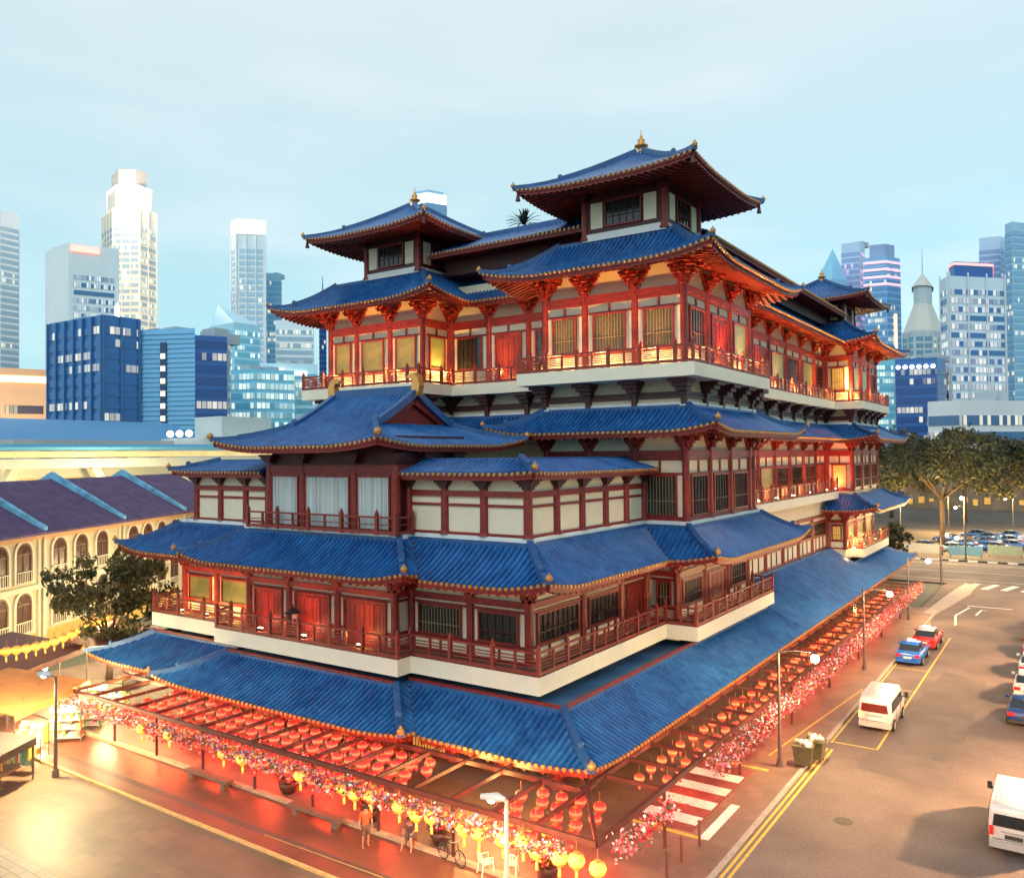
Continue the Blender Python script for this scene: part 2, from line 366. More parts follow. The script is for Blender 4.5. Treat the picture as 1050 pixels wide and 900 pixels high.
PAVS = [(-1.35, 16.0, 2.9, 2.85, 29.15, 31.95, 35.1), (-20.9, 16.0, 2.75, 2.85, 29.15, 31.9, 35.1), (-1.5, 63.5, 2.9, 2.85, 29.15, 31.8, 34.8)]
for cx, cy, hx, hy, z0, ze, za in PAVS: pavilion(cx, cy, hx, hy, z0, ze, za, 5.7)
def gallery(A, B, z0, ze, zt, d):
    T, G, S, TOP = MB(), MB(), MB(), MB(); zf = zcurve(zt, ze, d, .3)
    tile_face(T, G, S, A, B, d, zf, 0, 0, 0, 1, raft=.42, zs0=ze+.4); tile_face(T, G, S, B, A, d, zf, 0, 0, 0, 1, zs0=ze+.4)
    TOP.bar((*A, zt+.1), (*B, zt+.1), .35, .5)
    ro = T.build('gallery_roof', TILE, temple); G.build('eave_tile', GOLD, ro); S.build('eave_soffit', [REDW, REDD, RAFT], ro); TOP.build('top_ridge', RIDGE, ro)
    a, b_ = Vector(A), Vector(B); t = (b_-a).normalized(); n = Vector((t.y, -t.x))*(d-2.0); m = MB()
    m.prism([tuple(a+n), tuple(b_+n), tuple(b_-n), tuple(a-n)], z0, ze+.5); m.build('gallery_wall', REDD, temple)
gallery((-17.6, 17.2), (-4.6, 17.2), 29.1, 30.35, 32.0, 3.6)
gallery((-1.5, 19), (-1.5, 60), 29.1, 30.2, 31.8, 3.4)
# small wing roofs (second floor)
roof([(-25.2, 12), (-25.2, 1.2), (-18.4, 1.2)], 0, 2.2, 15.2, 14.55, .12, 2.4, c=.2, drop=.15, zs0=14.4)
roof([(-7.6, 1.2), (-1.2, 1.2), (-1.2, 12.8)], 0, 2.2, 15.2, 14.55, .12, 2.4, c=.2, drop=.15, zs0=14.4)
m = MB(); m.box(-7.5, 1.2, 14.6, -1.25, 12.8, 15.15); m.box(-25.1, 1.2, 14.6, -18.4, 12, 15.15); m.build('flat_roof', FLATR, temple)

# hip-and-gable roof of the porch
def porch_roof():
    x0, x1, yc, D, zt, ze, dg = -16.4, -9.9, 3.2, 6.6, 19.1, 16.0, 3.3
    zf = zcurve(zt, ze, D, .42); T, G, S, H, K, W, O = MB(), MB(), MB(), MB(), MB(), MB(), MB()
    for A, B in (((x0, yc), (x1, yc)), ((x1, yc), (x0, yc))):
        tile_face(T, G, S, A, B, D, zf, 1, 1, .42, 4.2, off=dg, raft=.45, dsof=3.2, zs0=ze+.6, nv=9)
    zs = lambda w_: zf(dg+w_)
    tile_face(T, G, S, (x1, yc-dg), (x1, yc+dg), D-dg, zs, 1, 1, .42, 4.2, raft=.45, zs0=ze+.6, woff=dg)
    tile_face(T, G, S, (x0, yc+dg), (x0, yc-dg), D-dg, zs, 1, 1, .42, 4.2, raft=.45, zs0=ze+.6, woff=dg)
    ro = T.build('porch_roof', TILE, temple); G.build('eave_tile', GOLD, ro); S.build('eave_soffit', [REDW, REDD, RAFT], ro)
    H.bar((x0-.1, yc, zt+.2), (x1+.1, yc, zt+.2), .4, .6)
    for x, s in ((x0, -1), (x1, 1)):
        for sy in (-1, 1):
            pts = [Vector((x+s*.05, yc+sy*w_, zf(w_)+.15)) for w_ in [dg*k/6 for k in range(7)]]
            for k in range(6): H.bar(pts[k], pts[k+1], .36, .4)
            H.ball(pts[6]+Vector((0,0,.2)), .22, 8, 5)
            hp = []
            for k in range(7):
                q = (D-dg+.1)*k/6; w_ = dg+q
                z = zf(w_)+  .42*max(0, 1-(D-w_)/4.2)**2*(w_/D)**1.5
                hp.append(Vector((x+s*q, yc+sy*w_, z+.16)))
            for k in range(6): H.bar(hp[k], hp[k+1], .3, .4 if k < 4 else .28)
            K.ball(hp[6]+Vector((0,0,.18)), .2, 8, 6)
        W = MB(); W.add([(x-s*.3, yc-dg, zf(dg)), (x-s*.3, yc+dg, zf(dg)), (x-s*.3, yc, zt)], [(0,1,2)]); W.build('gable', REDW, ro); W = MB()
        for sy in (-1, 1): W.bar((x-s*.1, yc, zt-.35), (x-s*.1, yc+sy*dg*.95, zf(dg*.95)-.1), .16, .4)
        W.build('bargeboard', REDW, ro)
        pr = [(0, -.1), (.5, -.1), (.62, .5), (.5, 1.0), (.15, 1.25), (-.25, 1.15), (-.35, .95), (-.05, .95), (.08, .75), (0, .4)]
        n = len(pr); O.add([(x+s*(a-.1), yc-.22, zt+b_) for a, b_ in pr]+[(x+s*(a-.1), yc+.22, zt+b_) for a, b_ in pr], [tuple(range(n)), tuple(range(2*n-1, n-1, -1))]+[(i, n+i, n+(i+1)%n, (i+1)%n) for i in range(n)])
        O.build('ridge_end_ornament', GOLD2, ro); O = MB()
    H.build('ridge', RIDGE, ro); K.build('hip_finial', GOLD, ro)
porch_roof()
# ------------------------------------------------------------------ the temple: storeys
POOL = {}                                  # parts of which there may be more than 100: (mesh, location, rotation)
def pool(name, me, loc, rz, kids=()): POOL.setdefault(name, []).append((me, Vector(loc), rz, kids))
MC = {}
def cached(key, fn):
    if key not in MC: MC[key] = fn()
    return MC[key]
def flush_pools(limit=96):
    for name, L_ in POOL.items():
        L_.sort(key=lambda q: (q[1]-EYE).length)
        for me, loc, rz, kids in L_[:limit]:
            o = link(name, me, temple, loc, rz)
            for kn, km in kids: lpart(kn, km, None, o)
        rest = L_[limit:]
        if rest:
            bm = bmesh.new(); mats = []
            for me, loc, rz, kids in rest:
                for q in [me]+[k[1] for k in kids]:
                    tmp = bmesh.new(); tmp.from_mesh(q); tmp.transform(Matrix.Translation(loc) @ Matrix.Rotation(rz, 4, 'Z'))
                    idx = []
                    for mt in q.materials:
                        if mt not in mats: mats.append(mt)
                        idx.append(mats.index(mt))
                    for f in tmp.faces: f.material_index = idx[f.material_index]
                    t2 = bpy.data.meshes.new('t'); tmp.to_mesh(t2); tmp.free(); bm.from_mesh(t2); bpy.data.meshes.remove(t2)
            me = bpy.data.meshes.new('far_'+name); bm.to_mesh(me); bm.free()
            for mt in mats: me.materials.append(mt)
            tag(link('far_'+name, me, temple), kind='stuff')
def column_mesh(h, r_=.23):
    def f():
        m = MB(); m.cyl((0, 0), r_, r_*.95, 0, h, 10); m.cyl((0, 0), r_*1.35, r_*1.2, 0, .16, 10); return m.mesh('column', REDW, False)
    return cached(('col', round(h, 2), r_), f)
def bracket_mesh(kind):
    """timber bracket cluster, wall plane at y=0, reaching out towards -y; z=0 on the column head"""
    def f():
        m = MB()
        def arms(rot, n, h, grow):
            ca, sa = math.cos(rot), math.sin(rot)
            def bx(x0, y0, z0, x1, y1, z1):
                o = len(m.v); m.box(x0, y0, z0, x1, y1, z1)
                for i in range(o, len(m.v)): x, y, z = m.v[i]; m.v[i] = (x*ca-y*sa, x*sa+y*ca, z)
            bx(-.26, -.26, 0, .26, .26, h*.5)
            for k in range(n):
                z = h*.5+k*h; out_ = .45+.42*k; half = .42+grow*k
                bx(-half, -.13, z, half, .10, z+h*.6)
                for s in (-1, 1): bx(s*half-.14, -.17, z+h*.6, s*half+.14, .14, z+h*.98); bx(s*half*.5-.1, -.15, z-h*.02, s*half*.5+.1, .12, z+h*.2)
                bx(-.12, -out_, z+.012, .12, .1, z+h*.58)
                bx(-.16, -out_-.06, z+h*.58, .16, -out_+.24, z+h*.95)
                bx(-half*.8, -out_-.02, z+h*.62, half*.8, -out_+.16, z+h*1.1)
                for s in (-1, 1): bx(s*half*.8-.12, -out_-.06, z+h*1.1, s*half*.8+.12, -out_+.2, z+h*1.38)
        if kind == 'big': arms(0, 3, .36, .26)
        elif kind == 'mid': arms(0, 2, .32, .22)
        elif kind == 'corner': arms(0, 3, .36, .2); arms(R(90), 3, .36, .2); arms(R(45), 4, .36, .02)
        elif kind == 'midcorner': arms(0, 2, .32, .16); arms(R(90), 2, .32, .16); arms(R(45), 3, .32, .02)
        elif kind == 'cap':
            for k in range(4): z = .1+k*.13; a = .2+.12*k; m.box(-a, -.25-.06*k, z, a, .16, z+.131)
        elif kind == 'corbel':
            for k in range(4): z = -.95+k*.24; a = .24+.13*k; m.box(-a, -.3-.28*k, z, a, .1, z+.242)
            m.box(-.17, -.22, -1.5, .17, .1, -.95)
        return m.mesh('bracket', REDD if kind in ('corbel', 'cap') else REDW)
    return cached(('br', kind), f)
def window_meshes(kind, w_, h):
    """pane + frame; wall plane y=0, bottom centre at the origin, facing -y"""
    def f():
        p, fr = MB(), MB(); t = .11
        x = w_/2
        for a in (-x, x-t): fr.box(a, -.13, 0, a+t, 0, h)
        fr.box(-x+t, -.13, 0, x-t, 0, t); fr.box(-x+t, -.13, h-t, x-t, 0, h)
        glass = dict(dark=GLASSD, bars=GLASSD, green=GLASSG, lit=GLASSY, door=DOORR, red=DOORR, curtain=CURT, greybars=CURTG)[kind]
        if kind in ('door', 'red'):
            n = 4 if w_ > 1.7 else 2; lw = (w_-2*t)/n
            for i in range(n):
                a = -x+t+i*lw
                p.box(a+.02, -.05, t, a+lw-.02, 0, h-t)
                p.box(a+.08, -.075, .25*h, a+lw-.08, -.05, .3*h); p.box(a+.08, -.075, h*.86, a+lw-.08, -.05, h*.9)
                for j in range(3): q = a+.1+(lw-.2)*j/2; p.box(q-.015, -.07, h*.3, q+.015, -.05, h*.86)
        elif kind == 'curtain':
            n = max(16, round(w_/.07)); pts = []
            for i in range(n+1): pts.append((-x+t+(w_-2*t)*i/n, -.06-.05*math.cos(6.283*(w_-2*t)*i/n/.31)))
            for a, b_ in zip(pts, pts[1:]): p.quad((a[0], a[1], t), (b_[0], b_[1], t), (b_[0], b_[1], h-t), (a[0], a[1], h-t))
        else: p.box(-x+t, -.04, t, x-t, 0, h-t)
        bm_ = MB()
        if kind in ('bars', 'greybars', 'dark', 'lit'):
            sp = .2 if kind in ('bars', 'greybars', 'lit') else .45
            n = max(3, round((w_-2*t)/sp))
            for i in range(1, n): q = -x+t+(w_-2*t)*i/n; bm_.box(q-.022, -.09, t, q+.022, -.05, h-t)
            bm_.box(-x+t, -.1, h*.36, x-t, -.052, h*.36+.05)
        kids = [('window_frame' if kind not in ('door', 'red') else 'door_frame', fr.mesh('frame', REDW))]
        if bm_.f: kids.append(('lattice', bm_.mesh('lattice', BARM if kind in ('bars', 'greybars', 'lit') else REDD)))
        return p.mesh('pane', glass, kind == 'curtain'), kids
    return cached(('win', kind, round(w_, 2), round(h, 2)), f)
RED1, BEAM = MB(), None
def storey(p0, p1, cols, bays, zf, zs, zh, zb0, zb1, trans=True, side=.30, colr=.23, brk=None, brk_z=None, ends=(None, None), skip=(False, False), zcol=None, lowpanel=False, midbrk=False):
    """columns, beams and windows along a facade from p0 towards p1 (outward to the right); cols: distances; bays: kind per gap"""
    p0, p1 = Vector(p0), Vector(p1); L = (p1-p0).length; t = (p1-p0)/L; n = Vector((t.y, -t.x)); rz = math.atan2(t.y, t.x)
    def W(s, o, z): q = p0+t*s+n*o; return Vector((q.x, q.y, z))
    ztop = zcol or zb1
    for i, s in enumerate(cols):
        if (i == 0 and skip[0]) or (i == len(cols)-1 and skip[1]): pass
        else: pool('column', column_mesh(ztop-zf, colr), W(s, .02, zf), rz)
        if brk:
            k = brk
            if i == 0 and ends[0] is not None: k = ends[0]
            if i == len(cols)-1 and ends[1] is not None: k = ends[1]
            if k: pool('bracket', bracket_mesh(k), W(s, .02, brk_z if brk_z else zb1), rz)
    if brk and midbrk:
        for a, b_ in zip(cols, cols[1:]): pool('bracket', bracket_mesh(brk), W((a+b_)/2, .02, brk_z or zb1), rz)
    b = MB(); e0, e1 = cols[0], cols[-1]
    def beam(z0, z1, o=.09, th=.26): b.bar(W(e0, o-th/2, (z0+z1)/2), W(e1, o-th/2, (z0+z1)/2), th, z1-z0)
    beam(zb0, zb1, .16, .3)
    if zs > zf+.2: beam(zs-.13, zs, .10)
    beam(zh, zh+.13, .10)
    beam(zf, zf+.14, .12)
    for i, k in enumerate(bays):
        a, c = cols[i]+colr, cols[i+1]-colr; wd = c-a
        if trans:
            b.bar(W((a+c)/2-.06, .02, (zh+.13+zb0)/2), W((a+c)/2+.06, .02, (zh+.13+zb0)/2), .16, zb0-zh-.13)
            b.bar(W(a, .02, zb0-.09), W(c, .02, zb0-.09), .14, .16)
        if k in (None, 'panel'): continue
        sd = side if wd > 1.4 else .14
        z0 = zf+.14 if k in ('door', 'red') else zs
        me, kids = window_meshes(k, wd-2*sd, zh-z0)
        pool('door' if k in ('door', 'red') else 'window', me, W((a+c)/2, .05, z0), rz, kids)
        for q in (a+sd-.05, c-sd+.05): pass
        if lowpanel:
            m_ = max(1, round(wd/1.4))
            for j in range(1, m_): s = a+wd*j/m_; b.bar(W(s-.05, .02, (zf+zs)/2), W(s+.05, .02, (zf+zs)/2), .14, zs-zf-.15)
    b.build('beams', REDW, temple)
def walls(poly, z0, z1, m=WHITE): q = MB(); q.prism(poly, z0, z1); return q.build('wall', m, temple)
def slab(poly, z0, z1):
    q = MB(); q.prism(poly, z0, z1, 0, 1); return q.build('balcony_slab', [SLAB, FLOORT], temple)
RAILM = mat('rail_timber', (.24, .035, .022), .5, var=.2)
def rail(path, z, h=1.1, slats=4, step=1.25, spire=2, wide=.09):
    for j_, (a, b_) in enumerate(zip(path, path[1:])):
        m = MB(); a, b_ = Vector((*a, z)), Vector((*b_, z)); L = (b_-a).length; t = (b_-a).normalized(); n = max(1, round(L/step))
        up_ = Vector((0, 0, 1))
        m.bar(a+up_*(h-.04), b_+up_*(h-.04), .11, .10); m.bar(a+up_*.12, b_+up_*.12, .12, .16)
        for k in range(slats): q = .3+(h-.5)*(k+.5)/slats; m.bar(a+up_*q, b_+up_*q, .05, .05)
        for i in range(1 if j_ else 0, n+1):
            p = a+t*(L*i/n); big = i % spire == 0 or i == n
            if big: m.box(p.x-.09, p.y-.09, z, p.x+.09, p.y+.09, z+h+.12); m.lathe((p.x, p.y, z+h+.12), [(.1, 0), (.12, .06), (.02, .26)], 6)
            else: m.box(p.x-.055, p.y-.055, z, p.x+.055, p.y+.055, z+h-.06)
        m.build('balustrade', RAILM, temple)

# ---- ground floor
walls([(-27.4, -.2), (-19.4, -.2), (-19.4, -1), (-7.6, -1), (-7.6, -.2), (1.6, -.2), (1.6, 73), (-28.4, 73)], 0, 3.55, mat('ground_wall', (.42, .26, .16), .7, var=.25, scale=1.5))
def gf(p0, p1, n, seed):
    rnd = random.Random(seed); p0, p1 = Vector(p0), Vector(p1); t = (p1-p0).normalized(); nn = Vector((t.y, -t.x)); L = (p1-p0).length; rz = math.atan2(t.y, t.x)
    for i in range(n+1): q = p0+t*(L*i/n)+nn*.05; pool('column', column_mesh(3.6, .27), (q.x, q.y, 0), rz)
    for i in range(n):
        q = p0+t*(L*(i+.5)/n)+nn*.03; k = rnd.choice(['lit', 'lit', 'door', 'lit', 'dark'])
        me, kids = window_meshes(k, round(L/n-.7, 1), 2.6); pool('door' if k == 'door' else 'window', me, (q.x, q.y, .25), rz, kids)
gf((-27.4, -.2), (-19.4, -.2), 3, 1); gf((-19.4, -1), (-7.6, -1), 4, 2); gf((-7.6, -.2), (1.6, -.2), 3, 3); gf((1.6, -.2), (1.6, 57), 16, 4)
m = MB()
for a, b_ in (((-28.7, -1.3), (-19.8, -1.3)), ((-19.8, -2.3), (-6.5, -2.3)), ((-6.5, -1.3), (2.65, -1.3)), ((2.65, -1.3), (2.65, 28))):
    m.bar((*a, 4.12), (*b_, 4.12), .16, .3)
m.build('eave_beam', REDW, temple)
m = MB(); m.prism([(-28.5, -1.2), (-19.7, -1.2), (-19.7, -2.2), (-6.6, -2.2), (-6.6, -1.2), (2.55, -1.2), (2.55, 28), (-28.5, 28)], 3.6, 4.0); m.build('flat_roof', FLATR, temple)

# ---- first floor
P2 = [(-27.3, 0), (-19.4, 0), (-19.4, -1), (-7.7, -1), (-7.7, 0), (0, 0), (0, 13.4), (1.9, 13.4), (1.9, 26), (0, 26), (0, 57.5), (1.9, 57.5), (1.9, 71), (-27.3, 71)]
walls(P2, 4.3, 11.2)
slab([(-28.8, -1.5), (-20.8, -1.5), (-20.8, -2.5), (-6.2, -2.5), (-6.2, -1.5), (1.5, -1.5), (1.5, 12.6), (3.45, 12.6), (3.45, 27.4), (0, 27.4), (0, 20), (-28.8, 20)], 4.56, 5.4)
slab([(0, 58.3), (3.45, 58.3), (3.45, 72.6), (0, 72.6)], 4.56, 5.4)
rail([(-28.7, 3), (-28.7, -1.4), (-20.7, -1.4), (-20.7, -2.4), (-6.3, -2.4), (-6.3, -1.4), (1.4, -1.4), (1.4, 12.7), (3.35, 12.7), (3.35, 27.3), (1.9, 27.3)], 5.4)
rail([(.1, 58.4), (3.35, 58.4), (3.35, 72.5)], 5.4)
A2 = dict(zf=5.4, zs=6.28, zh=7.85, zb0=8.1, zb1=8.42, trans=False, brk='mid', brk_z=8.42, lowpanel=True)
storey((-27.3, 0), (-19.4, 0), [0, 3.4, 7.9-.25], ['green', 'green'], ends=('midcorner', None), **A2)
storey((-19.4, -1), (-7.7, -1), [0, 3.55, 7.5, 11.7], ['red', 'red', 'red'], ends=(None, 'midcorner'), **A2)
storey((-7.7, -.98), (-7.7, 0), [.02, .98], ['panel'], skip=(True, True), **{**A2, 'brk': None})
storey((-7.4, 0), (0, 0), [0, 3.9, 7.4], ['bars', 'dark'], ends=(None, 'midcorner'), **A2)
storey((0, 0), (0, 13.4), [0, 5.1, 9.6, 13.0], ['dark', 'dark', 'door'], ends=('', None), skip=(True, False), **A2)
storey((0.2, 13.4), (1.9, 13.4), [0, 1.7], ['bars'], ends=(None, 'midcorner'), skip=(True, False), **A2)
storey((1.9, 13.4), (1.9, 26), [0, 4.2, 8.4, 12.6], ['dark', 'door', 'dark'], ends=('', 'midcorner'), skip=(True, False), **A2)
storey((0, 26.3), (0, 57.5), [0, 5, 10, 15, 20, 25, 31], ['dark']*6, zf=5.55, zs=7.0, zh=8.4, zb0=8.8, zb1=9.1, trans=False, brk=None, lowpanel=True)
storey((0, 57.5), (1.9, 57.5), [.2, 1.9], ['lit'], ends=(None, 'midcorner'), **A2)
storey((1.9, 57.5), (1.9, 71), [0, 4.5, 9, 13.5], ['green', 'green', 'green'], ends=('', 'midcorner'), skip=(True, False), **A2)
# corbels carrying the slab
for x in (-27.3, -24, -20): pool('bracket', bracket_mesh('cap'), (x, -.6, 3.98), 0)
# ---- second floor: white panelled wings, curtained porch, main block
walls([(-26, 0), (-18.8, 0), (-18.8, 13), (-26.3, 13)], 11.3, 14.6); walls([(-7.7, 0), (0, 0), (0, 13), (-7.7, 13)], 11.3, 14.6)
B3 = dict(zf=11.5, zs=11.5, zh=12.95, zb0=13.45, zb1=13.74, trans=False, brk='cap', brk_z=13.74, zcol=13.95)
storey((-26, 0), (-18.8, 0), [0, 2.5, 5.0, 7.1], [None]*3, **B3)
storey((-7.7, 0), (0, 0), [.15, 2.6, 5.1, 7.7], [None]*3, **B3)
storey((0, 0), (0, 13), [0, 2.55, 5.15, 7.8, 10.35, 12.75], [None]*5, skip=(True, False), **B3)
walls([(-17.5, -.9), (-7.7, -.9), (-7.7, 5), (-17.5, 5)], 11.3, 16.6, REDD)
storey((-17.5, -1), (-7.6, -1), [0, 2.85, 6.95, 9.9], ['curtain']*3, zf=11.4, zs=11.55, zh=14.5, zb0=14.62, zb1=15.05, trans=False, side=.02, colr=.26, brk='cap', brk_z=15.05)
storey((-7.6, -1), (-7.6, 4), [0, 2.4, 4.9], [None, None], zf=11.4, zs=11.55, zh=14.5, zb0=14.62, zb1=15.05, trans=False, brk='cap', brk_z=15.05, skip=(True, False), ends=('', None))
rail([(-18.8, -1.6), (-7.1, -1.6), (-7.1, -.3)], 11.42, h=.95, slats=1, step=1.3)
walls([(-27.2, 13), (-17.6, 13), (-17.6, 16.2), (-7, 16.2), (-7, 13), (2.7, 13), (2.7, 25.2), (0, 25.2), (0, 57.4), (2.7, 57.4), (2.7, 70), (-27.2, 70)], 11.3, 18.4)
A3 = dict(zf=11.5, zs=11.75, zh=14.25, zb0=15.28, zb1=15.72, brk='big', brk_z=15.72)
storey((-7, 13), (2.7, 13), [0, 3.2, 6.4, 9.7], [None, None, 'bars'], ends=(None, 'corner'), **A3)
storey((2.7, 13), (2.7, 25.2), [0, 3.7, 7.4, 11.2, 12.1], ['dark', 'dark', 'dark', None], ends=('', 'corner'), skip=(True, False), **A3)
storey((0, 25.5), (0, 57.4), [0, 4.6, 9.2, 13.8, 18.4, 23, 27.6, 31.6], ['green', 'dark', 'green', 'dark', 'dark', 'dark', 'door'], **{**A3, 'zs': 12.4}, lowpanel=True)
storey((0.2, 57.4), (2.7, 57.4), [0, 2.5], ['lit'], ends=(None, 'corner'), **A3)
storey((2.7, 57.4), (2.7, 70), [0, 4.2, 8.4, 12.6], ['dark']*3, ends=('', 'corner'), skip=(True, False), **A3)
slab([(-.2, 26.3), (1.5, 26.3), (1.5, 56.5), (-.2, 56.5)], 10.75, 11.5); rail([(2.4, 26.4), (1.4, 26.4), (1.4, 56.4)], 11.5)
# ---- corbelled base of the top storey
walls([(-27.2, 13), (-17.6, 13), (-17.6, 16.2), (-7, 16.2), (-7, 13), (2.7, 13), (2.7, 24.8), (0, 24.8), (0, 57.4), (2.7, 57.4), (2.7, 70), (-27.2, 70)], 18.45, 20.2, mat('warm_plaster', (.62, .50, .34), .7, var=.08))
def base_band(p0, p1, n, skip0=False):
    p0, p1 = Vector(p0), Vector(p1); L = (p1-p0).length; t = (p1-p0)/L; nn = Vector((t.y, -t.x)); rz = math.atan2(t.y, t.x)
    b = MB()
    for z0, z1 in ((18.86, 19.02), (19.06, 19.24)):
        a, c = p0+nn*.06, p1+nn*.06; b.bar((a.x, a.y, (z0+z1)/2), (c.x, c.y, (z0+z1)/2), .2, z1-z0)
    b.build('beams', REDD, temple)
    for i in range(1 if skip0 else 0, n+1): q = p0+t*(L*i/n)+nn*.04; pool('bracket', bracket_mesh('corbel'), (q.x, q.y, 19.95), rz)
base_band((-27.2, 13), (-17.6, 13), 3); base_band((-17.6, 16.2), (-7, 16.2), 3); base_band((-7, 13), (2.7, 13), 3); base_band((2.7, 13), (2.7, 24.8), 4, True)
base_band((0, 25.2), (0, 57.4), 8); base_band((0.2, 57.4), (2.7, 57.4), 1); base_band((2.7, 57.4), (2.7, 70), 4, True); base_band((-17.6, 13), (-17.6, 16.2), 1)
slab([(-28.4, 11), (-16.3, 11), (-16.3, 14.8), (-8, 14.8), (-8, 11), (4.1, 11), (4.1, 25), (1.5, 25), (1.5, 56), (4.1, 56), (4.1, 70.5), (-28.4, 70.5)], 19.95, 20.73)
rail([(-28.3, 16), (-28.3, 11.1), (-16.4, 11.1), (-16.4, 14.9), (-7.9, 14.9), (-7.9, 11.1), (4.0, 11.1), (4.0, 24.9), (1.4, 24.9), (1.4, 56.1), (4.0, 56.1), (4.0, 70.4)], 20.73, h=1.05, slats=5, step=1.1)
# ---- top storey
P4 = [(-27.2, 13), (-17.6, 13), (-17.6, 16.2), (-7, 16.2), (-7, 13), (2.7, 13), (2.7, 24.8), (0, 24.8), (0, 57.4), (2.7, 57.4), (2.7, 70), (-27.2, 70)]
walls(P4, 20.73, 28.3)
A4 = dict(zf=20.73, zs=21.95, zh=24.4, zb0=25.2, zb1=25.62, brk='big', brk_z=25.62, side=.36)
storey((-27.2, 13), (-17.6, 13), [0, 2.9, 6.4, 9.6], ['green', 'green', 'green'], ends=('', 'corner'), **A4)
pool('bracket', bracket_mesh('corner'), (-27.2, 13, 25.62), R(-90))
storey((-17.6, 13), (-17.6, 16.2), [0, 3.0], ['green'], ends=('', None), skip=(True, False), **A4)
storey((-17.4, 16.2), (-7, 16.2), [0, 3.5, 7.0, 10.2], ['dark', 'door', 'dark'], **A4)
storey((-7, 13), (2.7, 13), [0, 3.0, 6.5, 9.7], ['greybars', 'greybars', 'greybars'], ends=('corner', 'corner'), **A4)
storey((2.7, 13), (2.7, 24.8), [0, 3.6, 7.7, 11.6], ['dark', 'red', 'green'], ends=('', 'corner'), skip=(True, False), **A4)
storey((0, 25.1), (0, 57.4), [0, 4.2, 8.4, 13, 18, 23, 28, 31.8], ['dark', 'dark', 'red', 'green', 'dark', 'green', 'dark'], **A4)
storey((.2, 57.4), (2.7, 57.4), [0, 2.5], ['lit'], ends=(None, 'corner'), **A4)
storey((2.7, 57.4), (2.7, 70), [0, 4.2, 8.4, 12.6], ['green', 'green', 'dark'], ends=('', 'corner'), skip=(True, False), **A4)
# pavilion windows
def pav_windows(cx, cy, hx, hy, z0):
    me, kids = window_meshes('dark', 2.6, 1.7)
    pool('window', me, (cx, cy-hy+.1, z0+.75), 0, kids); me2, kids2 = window_meshes('dark', 2.2, 1.7); pool('window', me2, (cx+hx-.1, cy, z0+.75), R(90), kids2)
    for s in (-1, 1):
        w2 = MB(); w2.box(cx+s*1.85-.42, cy-hy+.02, z0+.75, cx+s*1.85+.42, cy-hy+.1, z0+2.4); w2.build('plaster_panel', WHITE, temple)
        w2 = MB(); w2.box(cx+hx-.1, cy+s*1.75-.4, z0+.75, cx+hx-.02, cy+s*1.75+.4, z0+2.4); w2.build('plaster_panel', WHITE, temple)
    for x, y in ((cx-hx+.15, cy-hy+.15), (cx+hx-.15, cy-hy+.15), (cx+hx-.15, cy+hy-.15)): pool('column', column_mesh(2.9, .24), (x, y, z0+.1), 0)
    for x, y, r_ in ((cx-hx+.1, cy-hy, 'cap'), (cx+hx-.1, cy-hy, 'cap')): pool('bracket', bracket_mesh('cap'), (x, y, z0+2.4), 0)
for q in PAVS: pav_windows(*q[:5])
flush_pools()
# ---- floodlights on the balconies: small lit fixtures and the light they throw
FL = MB(); 
def flood(x, y, z, watt, col=(1, .50, .13), fix=True):
    if fix:
        f = MB(); f.box(x-.14, y-.1, z, x+.14, y+.1, z+.16); f.box(x-.12, y-.08, z+.162, x+.12, y+.08, z+.2, 1); f.build('floodlight', [METG, LAMPW], temple)
    light((x, y, z+.5), watt*.42, col, .12, 'floodlight_glow'); light((x, y, z+.4), watt*10, col, .12, 'floodlight_beam', 118, (0, -.40, 1) if y < 16 and x < 2 else (.40, 0, 1), 1)
OR = (1, .44, .10); YE = (1, .60, .18); RD = (1, .26, .14)
for x in (-25.6, -22.4, -19.2): flood(x, 11.9, 20.75, 330, OR)
flood(-16.9, 14.6, 20.75, 240, YE); flood(-12.3, 15.4, 20.75, 160, OR); flood(-9, 15.4, 20.75, 120, OR)
for x in (-5.4, -2.2, 1.2): flood(x, 11.9, 20.75, 300, OR)
for y, c in ((14.5, OR), (18.6, RD), (22.6, YE)): flood(3.4, y, 20.75, 260, c)
for y, c in ((28, OR), (34, RD), (40, OR), (46, YE), (52, OR)): flood(.8, y, 20.75, 260, c)
flood(2.6, 56.6, 20.75, 420, YE); flood(3.4, 60, 20.75, 320, OR); flood(3.4, 66, 20.75, 320, OR)
for y, c in ((28, RD), (32, YE), (37, RD), (42, OR), (48, YE), (54, RD)): flood(.9, y, 11.52, 170, c)
flood(1.2, 56.8, 11.52, 150, RD)
flood(-21.4, -.9, 5.42, 210, YE); flood(-24, -.8, 5.42, 150, YE); flood(-26.6, -.8, 5.42, 110, OR); flood(-17.6, -1.7, 5.42, 80, RD); flood(-13.9, -1.7, 5.42, 95, RD); flood(-9.6, -1.7, 5.42, 70, OR)
flood(2.6, 57.9, 5.42, 260, YE); flood(2.8, 62, 5.42, 300, YE); flood(2.8, 68, 5.42, 300, YE)
